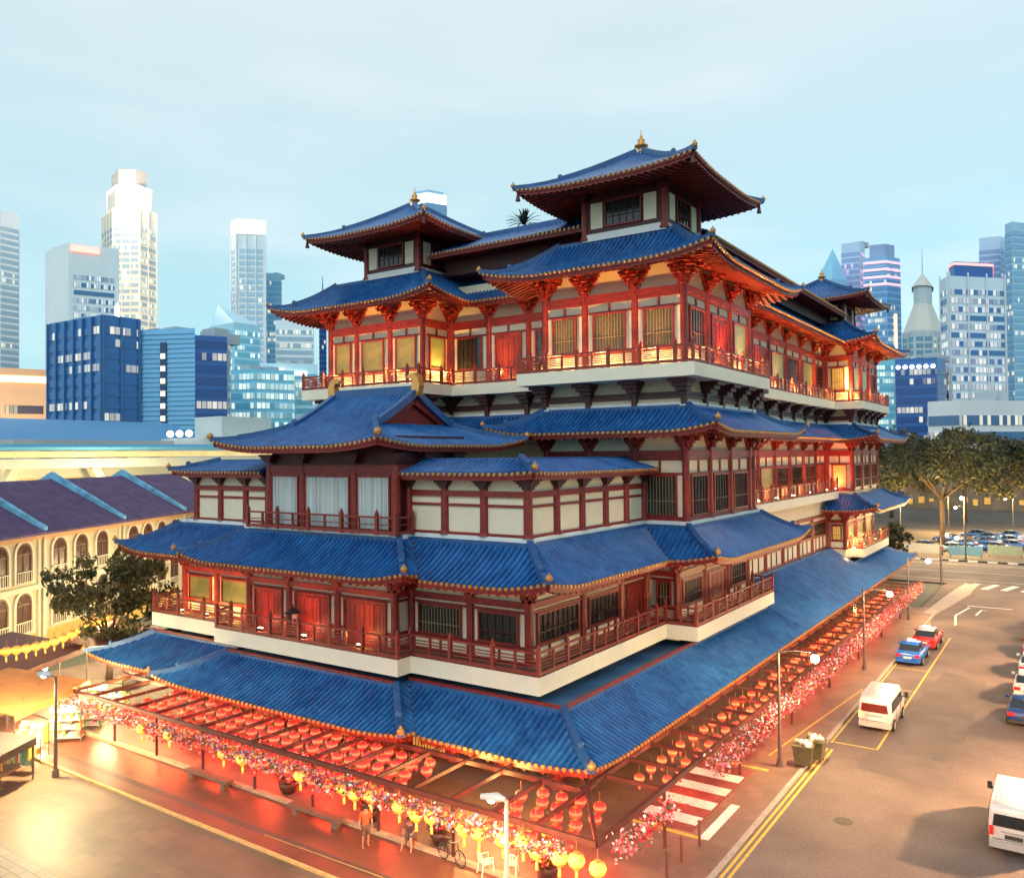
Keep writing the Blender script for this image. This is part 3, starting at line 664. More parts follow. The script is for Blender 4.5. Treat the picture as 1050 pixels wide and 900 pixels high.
# ------------------------------------------------------------------ ground, roads, pavements
ASPH = mat('asphalt', (.140, .112, .104), .8, var=.3, scale=.25, bump=.1, spec=.3)
def asphalt2():
    m = MATS['asphalt']; t = m.node_tree; b = t.nodes['Principled BSDF']
    co = t.nodes.new('ShaderNodeTexCoord'); n2 = t.nodes.new('ShaderNodeTexNoise'); n2.inputs['Scale'].default_value = 9; n2.inputs['Detail'].default_value = 6; t.links.new(co.outputs['Object'], n2.inputs[0])
    src = b.inputs['Base Color'].links[0].from_socket; mx_ = t.nodes.new('ShaderNodeMixRGB'); mx_.blend_type = 'OVERLAY'; mx_.inputs[0].default_value = .45; t.links.new(src, mx_.inputs[1]); t.links.new(n2.outputs[0], mx_.inputs[2]); t.links.new(mx_.outputs[0], b.inputs['Base Color'])
asphalt2()
def slab_tex(name, col, bw, bh, rough=.6, mortar=.02, dark=.6):
    m = mat(name, col, rough, var=0); t = m.node_tree; b = t.nodes['Principled BSDF']
    co = t.nodes.new('ShaderNodeTexCoord'); br = t.nodes.new('ShaderNodeTexBrick'); br.inputs['Scale'].default_value = 1; br.inputs['Brick Width'].default_value = bw; br.inputs['Row Height'].default_value = bh; br.inputs['Mortar Size'].default_value = mortar; br.inputs['Bias'].default_value = -.2
    br.inputs['Color1'].default_value = (*[c*.86 for c in col], 1); br.inputs['Color2'].default_value = (*[c*1.12 for c in col], 1); br.inputs['Mortar'].default_value = (*[c*dark for c in col], 1)
    n1 = t.nodes.new('ShaderNodeTexNoise'); n1.inputs['Scale'].default_value = .35; n1.inputs['Detail'].default_value = 8
    mx_ = t.nodes.new('ShaderNodeMixRGB'); mx_.blend_type = 'OVERLAY'; mx_.inputs[0].default_value = .6
    t.links.new(co.outputs['Object'], br.inputs[0]); t.links.new(co.outputs['Object'], n1.inputs[0]); t.links.new(br.outputs[0], mx_.inputs[1]); t.links.new(n1.outputs[0], mx_.inputs[2]); t.links.new(mx_.outputs[0], b.inputs['Base Color']); return m
PLAZA = slab_tex('granite_paving', (.175, .105, .072), 1.2, .6, .55, .012, .82)
PAVE = slab_tex('pavement_paving', (.17, .115, .09), .6, .6, .55, .015, .8)
REDP = slab_tex('red_paving', (.19, .065, .042), 2.4, 1.2, .45, .012, .8)
KERB = mat('kerb_stone', (.34, .31, .27), .8, var=.15)
YEL = mat('yellow_road_paint', (.62, .40, .07), .7, var=.2, scale=4); WHP = mat('white_road_paint', (.72, .70, .64), .7, var=.15, scale=4)
def sheet(name, poly, z, m): q = MB(); q.add([(x, y, z) for x, y in poly], [tuple(range(len(poly)))]); return struct(name, q, m)
sheet('ground', [(-950, -300), (500, -300), (500, 900), (-950, 900)], -.15, mat('earth', (.10, .11, .09), .9, var=.3, scale=.02))
sheet('road', [(9, -60), (60, -60), (60, 76), (9, 76)], 0, ASPH)
sheet('cross_street', [(-120, 76), (160, 76), (160, 98), (-120, 98)], .004, ASPH)
sheet('car_park_ground', [(-60, 99), (90, 99), (90, 240), (-60, 240)], -.004, mat('car_park_surface', (.13, .11, .09), .85, var=.3, scale=.2))
def block(name, poly, z0, z1, m): q = MB(); q.prism(poly, z0, z1); return struct(name, q, m)
block('pavement', [(-40, -8.1), (10.4, -8.1), (10.4, 57), (-40, 57)], -.1, .12, PAVE)
block('plaza', [(-60, -11.6), (10.4, -11.6), (10.4, -8.1), (-60, -8.1)], -.1, .06, REDP)
block('plaza_street', [(-60, -45), (10.4, -45), (10.4, -11.6), (-60, -11.6)], -.1, .0, PLAZA)
block('kerb', [(10.4, -45), (10.56, -45), (10.56, 57), (10.4, 57)], -.1, .13, KERB)
block('kerb_strip', [(-26, -8.32), (9.6, -8.32), (9.6, -8.1), (-26, -8.1)], .0, .2, mat('kerb_granite', (.42, .30, .20), .7, var=.2))
block('plaza_kerb', [(-60, -11.75), (10.3, -11.75), (10.3, -11.6), (-60, -11.6)], -.05, .09, mat('kerb_yellow', (.55, .36, .14), .7, var=.2))
sheet('paving_band', [(-60, -10.85), (10.3, -10.85), (10.3, -10.5), (-60, -10.5)], .064, mat('dark_band', (.10, .06, .05), .6, var=.2))
sheet('drain_cover', [(-6, -10.84), (2, -10.66), (2, -10.62), (-6, -10.8)], .068, YEL)
sheet('brick_paving', [(-30, -40), (-9, -40), (-9.5, -17.2), (-30, -16.9)], .004, slab_tex('grey_brick', (.20, .16, .14), .8, .4, .6, .03, .45))
sheet('crossing_ground', [(5.6, -1.2), (8.6, -1.2), (8.6, 6.6), (5.6, 6.6)], .124, mat('crossing_red', (.20, .05, .04), .7, var=.2))
q = MB()
for k in range(4): y = -.55+1.75*k; q.quad((5.7, y, .128), (8.5, y, .128), (8.5, y+.85, .128), (5.7, y+.85, .128))
q.quad((9.0, -1.5, .129), (9.4, -1.5, .128), (9.4, 2.3, .128), (9.0, 2.3, .128)); struct('crossing_marking', q, WHP)
q = MB()
def line(a, b_, w_=.12, z=.008): a = Vector((*a, z)); b_ = Vector((*b_, z)); s = (b_-a).normalized().cross(Vector((0,0,1)))*w_/2; q.quad(a-s, a+s, b_+s, b_-s)
line((10.75, -45), (10.75, 12)); line((11.0, -45), (11.0, 12)); line((12.95, 13.2), (12.95, 44), .12); line((10.7, 13.2), (12.95, 13.2)); line((10.7, 25.6), (12.95, 25.6), .1); line((10.7, 31.5), (12.95, 31.5), .1); line((10.7, 13), (10.7, 50), .1); line((8.6, 9), (10.1, 24), .1, .128); line((5.7, 7), (9.2, 7), .25, .128); line((5.7, -1.5), (9.2, -1.5), .25, .128)
struct('road_marking_yellow', q, YEL)
q = MB(); line((12.6, 61), (16.5, 61), .25)
for k in range(4): line((11.2+k*1.9, 73.2), (12.2+k*1.9, 77.2), .7)
for a, b_ in (((13.8, 56), (14.0, 59)), ((12.7, 50), (12.2, 55)), ((12.2, 55), (12.9, 60)), ((14, 59), (14.5, 59))): line(a, b_, .18)
line((-60, 79.5), (120, 79.5), .15); line((-60, 87), (120, 87), .15); line((-60, 95), (120, 95), .15); struct('road_marking_white', q, WHP)
block('traffic_island', [(9.6, 54), (10.5, 53.5), (11.0, 58), (12.2, 68), (12.4, 75), (11.0, 76), (10.2, 66)], -.05, .16, KERB)
sheet('road_patch', [(12.5, 10), (16.6, 9.2), (16.6, 31), (13.9, 32)], .004, mat('asphalt_patch', (.105, .086, .082), .8, var=.25, scale=.4))
q = MB()
for k in range(44): x = -34+k*2.4; q.box(x, 98.2, -.02, x+1.2, 98.6, .18, 0); q.box(x+1.2, 98.2, -.02, x+2.4, 98.6, .18, 1)
struct('far_kerb', q, [WHP, mat('kerb_black', (.03, .03, .03), .7)])

# ------------------------------------------------------------------ street lamps
def lamp_post(loc, h, arm, aim_deg, watt, label, col=(1, .60, .24), head='globe', glow=True, m=None):
    o = thing('street_lamp', label, 'street lamp', loc, R(aim_deg), 'street lamps')
    p = MB(); p.tube([(0, 0, 0), (0, 0, h*.5), (0, 0, h)], [.10, .075, .06], 8); p.cyl((0, 0), .17, .15, 0, .35, 8); lpart('post', p, m or METG, o)
    a = MB(); a.tube([(0, 0, h-.08), (arm*.5, 0, h+.06), (arm, 0, h+.02)], .035, 6); lpart('arm', a, m or METG, o)
    hd = MB()
    if head == 'globe': hd.lathe((arm, 0, h-.42), [(.10, .42), (.16, .36), (.05, .34)], 10); lpart('lamp_cap', hd, METG, o); g = MB(); g.ball((arm, 0, h-.26), .20, 10, 7); lpart('lamp_globe', g, LAMPC, o, True)
    else: hd.tube([(arm-.45, 0, h+.02), (arm-.2, 0, h+.06), (arm+.35, 0, h+.04)], [.07, .16, .09], 8); lpart('lamp_head', hd, mat('lamp_housing', (.55, .58, .6), .35, .2), o); g = MB(); g.ball((arm, 0, h-.06), .13, 8, 5, .6); lpart('lamp_lens', g, LAMPC, o, True)
    z = loc[2]+h-.30; ca, sa = math.cos(R(aim_deg)), math.sin(R(aim_deg))
    if glow: light((loc[0]+ca*arm, loc[1]+sa*arm, z-(.28 if head == 'globe' else .1)), watt*(.45 if head == 'globe' else 1), col, .22, 'globe_glow' if head == 'globe' else 'street_lamp_glow')
    return o
SOD = (1, .52, .22)
lamp_post((9.5, 7.85, .1), 5.7, 1.7, 10, 5000, 'bright street lamp with a side arm beside the zebra stripes')
lamp_post((9.2, 29.2, .1), 5.7, 1.7, 10, 4200, 'street lamp beside the blue taxi with its globe over the flowers')
lamp_post((8.9, 50, .1), 5.7, 1.7, 10, 4200, 'street lamp standing near the end of the flower edge', )
lamp_post((8.8, 73.5, .1), 5.7, 1.7, 10, 4200, 'street lamp at the road corner past the traffic island')
lamp_post((8.8, 99.8, .1), 9, .4, 180, 12000, 'tall bright lamp on the far kerb in front of the car park', (1, .72, .38))
lamp_post((-19.7, -12.3, .0), 4.9, .7, 200, 4200, 'tall slim lamp post on the plaza by the market racks', (1, .78, .36), 'head')
lamp_post((6.6, -11.5, .06), 4.5, .5, 200, 2600, 'pale lamp post with a blue topped head near the plastic chairs', (1, .62, .3), 'head', m=mat('lamp_post_cream', (.6, .56, .42), .5))
lamp_post((26, 9, .0), 6.2, 1.6, 180, 15000, 'street lamp on the far side of the road beside the van', SOD, 'head')
lamp_post((26.5, 34, .0), 6.2, 1.6, 180, 15000, 'street lamp on the far side of the road beside the parked cars', SOD, 'head')
lamp_post((28, 62, .0), 6.2, 1.6, 180, 15000, 'street lamp on the far side of the road at the junction', SOD, 'head')
lamp_post((16, -26, .0), 7.5, 1.6, 90, 13000, 'added lamp post out of view near the plaza corner, lighting the road', SOD, 'head')  # added out of view to light the near road
lamp_post((-8, -25, .0), 6, .6, 90, 3500, 'added lamp post out of view on the paved street, lighting the plaza', (1, .62, .3), 'head')  # added out of view, brightens the plaza and the front slab edge
lamp_post((7.5, 112, .0), 7, 1.2, 200, 12000, 'yellow street lamp under the big tree', (1, .6, .2))
lamp_post((16.5, 128, .0), 7, 1.2, 200, 12000, 'yellow street lamp among the parked cars', (1, .6, .2))
lamp_post((-2.5, 118, .0), 7, 1.2, 200, 12000, 'yellow street lamp behind the temple corner by the trees', (1, .6, .2))

# ------------------------------------------------------------------ trees
BARK = mat('bark', (.10, .07, .05), .9, var=.3, bump=.4)
LEAVES_LAMPLIT = [mat('leaf_'+n, c, .6, var=.3, scale=1.5) for n, c in (('olive', (.075, .07, .02)), ('lamplit_mid', (.13, .105, .03)), ('lamplit_light', (.20, .155, .045)))]  # lamplight on the plaza tree put into warmer, lighter leaf colours
LEAVES = [mat('leaf_'+n, c, .6, var=.3, scale=1.5) for n, c in (('dark', (.026, .034, .013)), ('mid', (.046, .052, .018)), ('light', (.078, .075, .028)))]
def tree(loc, h, rad, label, seed, flat=.5, n=5200, leaf=.26, trunk=.3, base=.45, name='street_tree', grp='street trees', cl=46, lamplit=False, cr=(.14, .3)):
    rnd = random.Random(seed); o = thing(name, label, 'tree', loc, 0, grp)
    t = MB(); hb = h*base; t.tube([(0, 0, -.1), (.08, .03, hb*.5), (0, 0, hb)], [trunk*1.25, trunk, trunk*.8], 9)
    tips = []
    for i in range(9):
        a = 2*math.pi*i/9+rnd.uniform(-.3, .3); rr = rad*rnd.uniform(.45, .85); z = hb+(h-hb)*rnd.uniform(.35, .8)
        p1 = Vector((math.cos(a)*rr*.4, math.sin(a)*rr*.4, hb+(z-hb)*.55)); p2 = Vector((math.cos(a)*rr, math.sin(a)*rr, z))
        t.tube([(0, 0, hb*.92), p1, p2], [trunk*.55, trunk*.3, trunk*.1], 6)
        for k in range(2): q = p1.lerp(p2, .5); e_ = q+Vector((rnd.uniform(-1, 1)*rad*.3, rnd.uniform(-1, 1)*rad*.3, rnd.uniform(.2, 1)*(h-hb)*.3)); t.tube([q, e_], [trunk*.18, trunk*.06], 5)
    lpart('trunk', t, BARK, o, True)
    c = MB(); cen = []
    for i in range(cl):
        a = rnd.uniform(0, 2*math.pi); rr = rad*math.sqrt(rnd.random())*.9; zz = rnd.uniform(-1, 1); hh = (h-hb)*.5
        env = math.sqrt(max(.05, 1-(rr/rad)**2)); cen.append((Vector((rr*math.cos(a), rr*math.sin(a), hb+hh*1.05+zz*hh*env*(flat+.3))), rad*rnd.uniform(*cr), rnd.choice([0, 0, 1, 1, 2])))
    for i in range(n):
        p, r_, mi = cen[i % cl]
        d = Vector((rnd.gauss(0, 1), rnd.gauss(0, 1), rnd.gauss(0, .6))); d = d.normalized()*r_*rnd.random()**.45
        q = p+d; ax = Vector((rnd.gauss(0, 1), rnd.gauss(0, 1), rnd.gauss(0, .5))).normalized(); bx = ax.orthogonal().normalized()
        bx = (Matrix.Rotation(rnd.uniform(0, 6.28), 3, ax) @ bx); s = leaf*rnd.uniform(.6, 1.3); cx_ = ax.cross(bx)
        m_ = mi if rnd.random() < .75 else rnd.choice([0, 1, 2])
        c.add([q-bx*s, q+cx_*s*.45, q+bx*s, q-cx_*s*.45], [(0, 1, 2, 3)], m_)
    lpart('crown', c, LEAVES_LAMPLIT if lamplit else LEAVES, o)
    return o
tree((-34.3, -1.3, .1), 8.3, 4.2, 'dense round tree on the plaza in front of the shophouses', 3, .9, 7600, .2, .2, .36, 'plaza_tree', lamplit=True, cl=60, cr=(.12, .24))
rain = tree((3.6, 119, 0), 19.5, 15.5, 'wide spreading rain tree beyond the cross street', 5,   .55, 10500, .40, .40, .42, 'rain_tree', cl=80, cr=(.07, .17))
t2 = dup(rain, (17.5, 140, 0), 1.3, 'second rain tree standing among the parked cars'); t2.scale = (.85, .85, .72)
t2 = dup(rain, (-9, 128, 0), 2.4, 'rain tree whose crown shows behind the temple corner'); t2.scale = (.85, .85, .85)
t2 = dup(rain, (-24, 150, 0), 3.1, 'far rain tree behind the temple past the cross street'); t2.scale = (.8, .8, .8)
tree((2.0, 82, 0), 6, 2.4, 'small pale green tree beside the temple corner at the cross street', 9, .8, 2200, .25, .14, .4)

t2 = dup(rain, (2, 170, 0), .6, 'rain tree of the far row behind the widest one'); t2 = dup(rain, (-14, 178, 0), 1.9, 'rain tree of the far row behind the temple roofs')
for i, (x, y, w_, h, l) in enumerate(((6, 215, 46, 12, 'low warmly lit building behind the car park trees'), (46, 210, 26, 9, 'low warmly lit building at the end of the car park'))):
    o = thing('low_building', l, 'building', (x, y, 0)); q = MB(); q.box(x-w_/2, y, 0, x+w_/2, y+12, h); q.build('wall', mat('low_wall', (.22, .17, .12), .7, var=.3, scale=.3), o)
    for k in range(int(w_/2.6)):
        if (k*7) % 5 in (1, 3): continue
        q = MB(); xx = x-w_/2+1+k*2.6; q.box(xx, y-.12, 1.2+(k % 3)*.4, xx+1.1+.3*(k % 2), y-.02, 2.8+(k % 2)*.5); q.build('window', GLASSY, o)
lamp_post((22, 150, 0), 7, 1.2, 200, 16000, 'yellow street lamp at the back of the car park', (1, .6, .2)); lamp_post((2, 142, 0), 7, 1.2, 200, 16000, 'yellow street lamp behind the widest rain tree', (1, .6, .2)); lamp_post((-6, 104, 0), 6, 1.0, 200, 16000, 'street lamp on the far kerb behind the temple corner', (1, .66, .3)); lamp_post((12.5, 141, 0), 7, 1.2, 170, 16000, 'yellow street lamp in the middle of the car park', (1, .6, .2))
for i, (x, y, l) in enumerate(((13.4, 3.5, 'round iron manhole cover near the double yellow lines'), (15.8, 13.6, 'round iron manhole cover in the middle of the road'), (14.4, 37, 'round iron manhole cover beside the taxis'))): q = MB(); q.cyl((x, y), .38, .38, .004, .010, 20); tag(q.build('manhole_cover', mat('cast_iron', (.035, .033, .03), .5, .4)), l, 'manhole cover')
# ------------------------------------------------------------------ the skyline
TOWERS = [
  ('office_tower', 'pale grey banded office tower above the orange floodlit hotel', [(-534.8, 204.4), (-506.3, 199.7), (-507.8, 210.8)], [(-544.7, 227.4), (-571.1, 220.3)], 165.1, 'paleband', 34, 0.12),
  ('hotel', 'orange floodlit hotel block with a bright cornice below the pale banded tower', [(-271.6, 87.5), (-253.1, 88.0), (-248.1, 100.0)], [(-284.4, 117.3), (-308.1, 103.0)], 43.2, 'orange', 9, 0.1),
  ('curved_office', 'white office block with a blank curved side wall and a red rooftop sign', [(-422.3, 184.4), (-405.0, 181.7), (-394.0, 181.9), (-385.5, 203.5)], [(-425.2, 225.6), (-461.9, 204.7)], 124.3, 'curved', 15, 0.5),
  ('stepped_tower', 'floodlit white stepped skyscraper with a crown that glows pinkish', [(-490.0, 253.2), (-468.0, 247.6), (-454.5, 256.8), (-457.1, 269.6)], [(-495.9, 293.2), (-528.6, 275.5)], 171.1, 'uob', 34, 0.35),
  ('glass_cube_office', 'dark blue glass office cube with vertical fins and a few lit floors', [(-230.3, 91.5), (-202.5, 92.3), (-201.7, 102.6)], [(-236.5, 123.0), (-265.6, 109.5)], 56.0, 'cube', 13, 0.22),
  ('louvred_block', 'light blue louvred block with one narrow column of lit stair windows', [(-202.6, 103.1), (-186.4, 110.6)], [(-215.5, 130.3), (-232.2, 121.5)], 52.9, 'louv', 0, 0.9),
  ('slab_office', 'dark blue slab office with three lit window rows beside the louvred block', [(-186.4, 110.6), (-182.2, 118.3), (-189.9, 125.1)], [(-213.9, 142.8), (-211.1, 127.9)], 50.9, 'dark', 9, 0.25),
  ('crystal_tower', 'angular pale blue glass tower with a slanted crystal top and diagonal light strips', [(-333.8, 220.6), (-313.6, 219.8), (-311.3, 233.5)], [(-346.9, 261.4), (-369.9, 247.0)], 81.2, 'crys', 14, 0.4),
  ('slender_tower', 'slender white tower with a glowing rectangular crown over the crystal tower', [(-421.6, 299.8), (-413.2, 297.1), (-401.2, 310.1)], [(-432.7, 335.1), (-453.2, 324.1)], 166.1, 'slender', 26, 0.06),
  ('narrow_office', 'narrow grey blue office slab half hidden behind the slender white tower', [(-432.5, 334.8), (-424.8, 342.5)], [(-447.9, 361.6), (-455.7, 353.8)], 141.6, 'grey', 20, 0.2),
  ('banded_office', 'pale office block with dark window rows beside the red eave of the temple', [(-314.5, 245.9), (-301.5, 259.6)], [(-331.4, 286.1), (-345.0, 271.7)], 85.7, 'paleband', 11, 0.3),
  ('sign_office', 'pale low office block with a round orange lamp beside its white rooftop sign', [(-247.9, 182.3), (-233.1, 199.7)], [(-262.9, 226.3), (-278.8, 207.7)], 53.5, 'lowsign', 10, 0.6),
  ('podium_office', 'blue glass office block with long bright window rows above the curtained porch roof', [(-233.1, 156.1), (-221.3, 159.3), (-216.0, 172.7)], [(-246.6, 198.5), (-264.8, 180.4)], 47.5, 'podium', 10, 0.75),
  ('round_top_tower', 'blue tower with a bright rounded top peeking over the smaller pavilion roof', [(-275.9, 308.5), (-266.7, 309.9), (-261.7, 320.6)], [(-283.9, 347.6), (-298.6, 335.2)], 153.8, 'peek', 36, 0.5),
  ('needle_tower', 'thin dark blue antenna tower standing far off beside the eave tip', [(-432.1, 383.5), (-429.5, 387.7)], [(-436.8, 394.4), (-439.4, 390.3)], 122.6, 'dark', 8, 0.0),
  ('pointed_tower', 'blue glass tower with a pointed triangular roof on the skyline', [(-112.1, 511.0), (-101.7, 507.2), (-95.0, 519.1)], [(-101.5, 548.3), (-118.9, 540.3)], 124.8, 'point', 14, 0.15),
  ('pink_lit_tower', 'pale residential tower speckled with pink lights', [(-103.3, 541.2), (-92.1, 542.8), (-91.1, 553.2)], [(-97.1, 582.4), (-109.4, 570.8)], 154.1, 'pink', 20, 0.45),
  ('terraced_tower', 'tall blue tower with pink lit crown and an orange lit vertical strip', [(-82.8, 506.8), (-70.5, 509.2), (-64.6, 520.4)], [(-70.4, 554.7), (-89.0, 541.5)], 134.8, 'tw', 30, 0.22),
  ('blue_block', 'pale blue office block with lit floors standing behind the temple corner', [(-63.5, 417.1), (-50.2, 431.0)], [(-55.1, 460.4), (-68.8, 446.8)], 64.5, 'podium', 9, 0.45),
  ('domed_tower', 'pale stone tower with an octagonal pyramid roof and lantern spire', [(-50.0, 432.4), (-43.6, 425.8), (-36.3, 430.9), (-32.4, 443.2)], [(-35.9, 470.8), (-53.9, 460.3)], 77.1, 'dome', 8, 0.1),
  ('dark_office', 'dark blue office block with a row of round lights below its roof', [(-32.4, 299.1), (-18.9, 302.3), (-17.0, 310.8)], [(-21.3, 345.4), (-37.7, 333.9)], 49.9, 'dark', 10, 0.28),
  ('framed_office', 'office tower with white vertical fins and many bright cream windows', [(-22.1, 346.1), (-18.5, 338.9), (-0.4, 358.5)], [(-2.9, 393.2), (-25.6, 381.1)], 86.2, 'grid', 15, 0.62),
  ('pink_top_tower', 'blue grey tower with a pink lit top behind the framed office', [(-25.7, 570.0), (-14.1, 571.9), (-11.0, 583.6)], [(-12.9, 613.3), (-27.8, 600.1)], 151.9, 'pink', 22, 0.25),
  ('ribbed_tower', 'tall ribbed blue grey tower beside the framed office', [(-9.3, 532.8), (-5.6, 526.8), (9.7, 546.9)], [(8.6, 581.6), (-10.8, 568.0)], 149.3, 'grey', 30, 0.15),
  ('long_white_office', 'long low white office building with three dark window strips behind the trees', [(-12.6, 229.1), (-4.3, 227.6), (18.1, 252.5)], [(17.1, 282.0), (-15.8, 259.4)], 29.8, 'white', 3, 0.15),
]
def tower_glass(name, base, lit, prob, cellw=1., es=.62):
    m = bpy.data.materials.new(name); m.use_nodes = True; t = m.node_tree; b = t.nodes['Principled BSDF']
    uv = t.nodes.new('ShaderNodeUVMap'); fl = t.nodes.new('ShaderNodeVectorMath'); fl.operation = 'FLOOR'; t.links.new(uv.outputs[0], fl.inputs[0])
    wn = t.nodes.new('ShaderNodeTexWhiteNoise'); wn.noise_dimensions = '2D'; t.links.new(fl.outputs[0], wn.inputs['Vector'])
    sc = t.nodes.new('ShaderNodeVectorMath'); sc.operation = 'MULTIPLY'; sc.inputs[1].default_value = (.07, 1, 1); t.links.new(fl.outputs[0], sc.inputs[0])
    fl2 = t.nodes.new('ShaderNodeVectorMath'); fl2.operation = 'FLOOR'; t.links.new(sc.outputs[0], fl2.inputs[0]); wn2 = t.nodes.new('ShaderNodeTexWhiteNoise'); wn2.noise_dimensions = '2D'; t.links.new(fl2.outputs[0], wn2.inputs['Vector'])
    av = t.nodes.new('ShaderNodeMath'); av.operation = 'MULTIPLY_ADD'; av.inputs[1].default_value = .3; t.links.new(wn.outputs[0], av.inputs[0])
    m2 = t.nodes.new('ShaderNodeMath'); m2.operation = 'MULTIPLY'; m2.inputs[1].default_value = .7; t.links.new(wn2.outputs[0], m2.inputs[0]); t.links.new(m2.outputs[0], av.inputs[2])
    th = .5+(.5-prob)*.72
    gt = t.nodes.new('ShaderNodeMath'); gt.operation = 'GREATER_THAN'; gt.inputs[1].default_value = th; t.links.new(av.outputs[0], gt.inputs[0])
    sp = t.nodes.new('ShaderNodeSeparateXYZ'); t.links.new(uv.outputs[0], sp.inputs[0]); fr = t.nodes.new('ShaderNodeMath'); fr.operation = 'FRACT'; t.links.new(sp.outputs[0], fr.inputs[0])
    g2 = t.nodes.new('ShaderNodeMath'); g2.operation = 'GREATER_THAN'; g2.inputs[1].default_value = .16; t.links.new(fr.outputs[0], g2.inputs[0])
    st = t.nodes.new('ShaderNodeMath'); st.operation = 'MULTIPLY'; t.links.new(gt.outputs[0], st.inputs[0]); t.links.new(g2.outputs[0], st.inputs[1])
    s2 = t.nodes.new('ShaderNodeMath'); s2.operation = 'MULTIPLY'; s2.inputs[1].default_value = es; t.links.new(st.outputs[0], s2.inputs[0])
    s3 = t.nodes.new('ShaderNodeMath'); s3.operation = 'MULTIPLY'; t.links.new(s2.outputs[0], s3.inputs[0]); t.links.new(wn.outputs[0], s3.inputs[1])
    b.inputs['Base Color'].default_value = (*base, 1); b.inputs['Roughness'].default_value = .2; b.inputs['Emission Color'].default_value = (*lit, 1); t.links.new(s3.outputs[0], b.inputs['Emission Strength'])
    return m
def tmat(n, c, r_=.5): return mat('tower_'+n, c, r_, var=.06, scale=.05)
WARM = (1, .86, .5)
TK = {   # body colour with pale blue haze mixed in, band glass, floors bigger, cell width, band height share
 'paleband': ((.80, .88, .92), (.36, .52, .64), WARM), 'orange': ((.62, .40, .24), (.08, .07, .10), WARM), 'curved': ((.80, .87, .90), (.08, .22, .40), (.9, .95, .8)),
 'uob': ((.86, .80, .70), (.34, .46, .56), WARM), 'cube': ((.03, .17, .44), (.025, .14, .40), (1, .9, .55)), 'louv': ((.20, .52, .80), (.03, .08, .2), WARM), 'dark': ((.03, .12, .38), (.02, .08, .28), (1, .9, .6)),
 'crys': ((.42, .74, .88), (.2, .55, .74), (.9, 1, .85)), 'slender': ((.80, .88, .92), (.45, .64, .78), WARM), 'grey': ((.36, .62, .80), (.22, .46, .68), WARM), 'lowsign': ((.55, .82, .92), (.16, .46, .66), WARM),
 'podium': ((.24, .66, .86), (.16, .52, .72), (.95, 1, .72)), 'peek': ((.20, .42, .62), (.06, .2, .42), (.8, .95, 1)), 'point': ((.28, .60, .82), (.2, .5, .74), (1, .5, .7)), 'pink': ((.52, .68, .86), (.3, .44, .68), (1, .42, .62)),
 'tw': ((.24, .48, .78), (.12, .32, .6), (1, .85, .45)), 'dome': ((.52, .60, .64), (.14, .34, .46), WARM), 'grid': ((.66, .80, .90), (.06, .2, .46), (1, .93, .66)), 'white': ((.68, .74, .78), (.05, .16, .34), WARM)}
TKM = {}
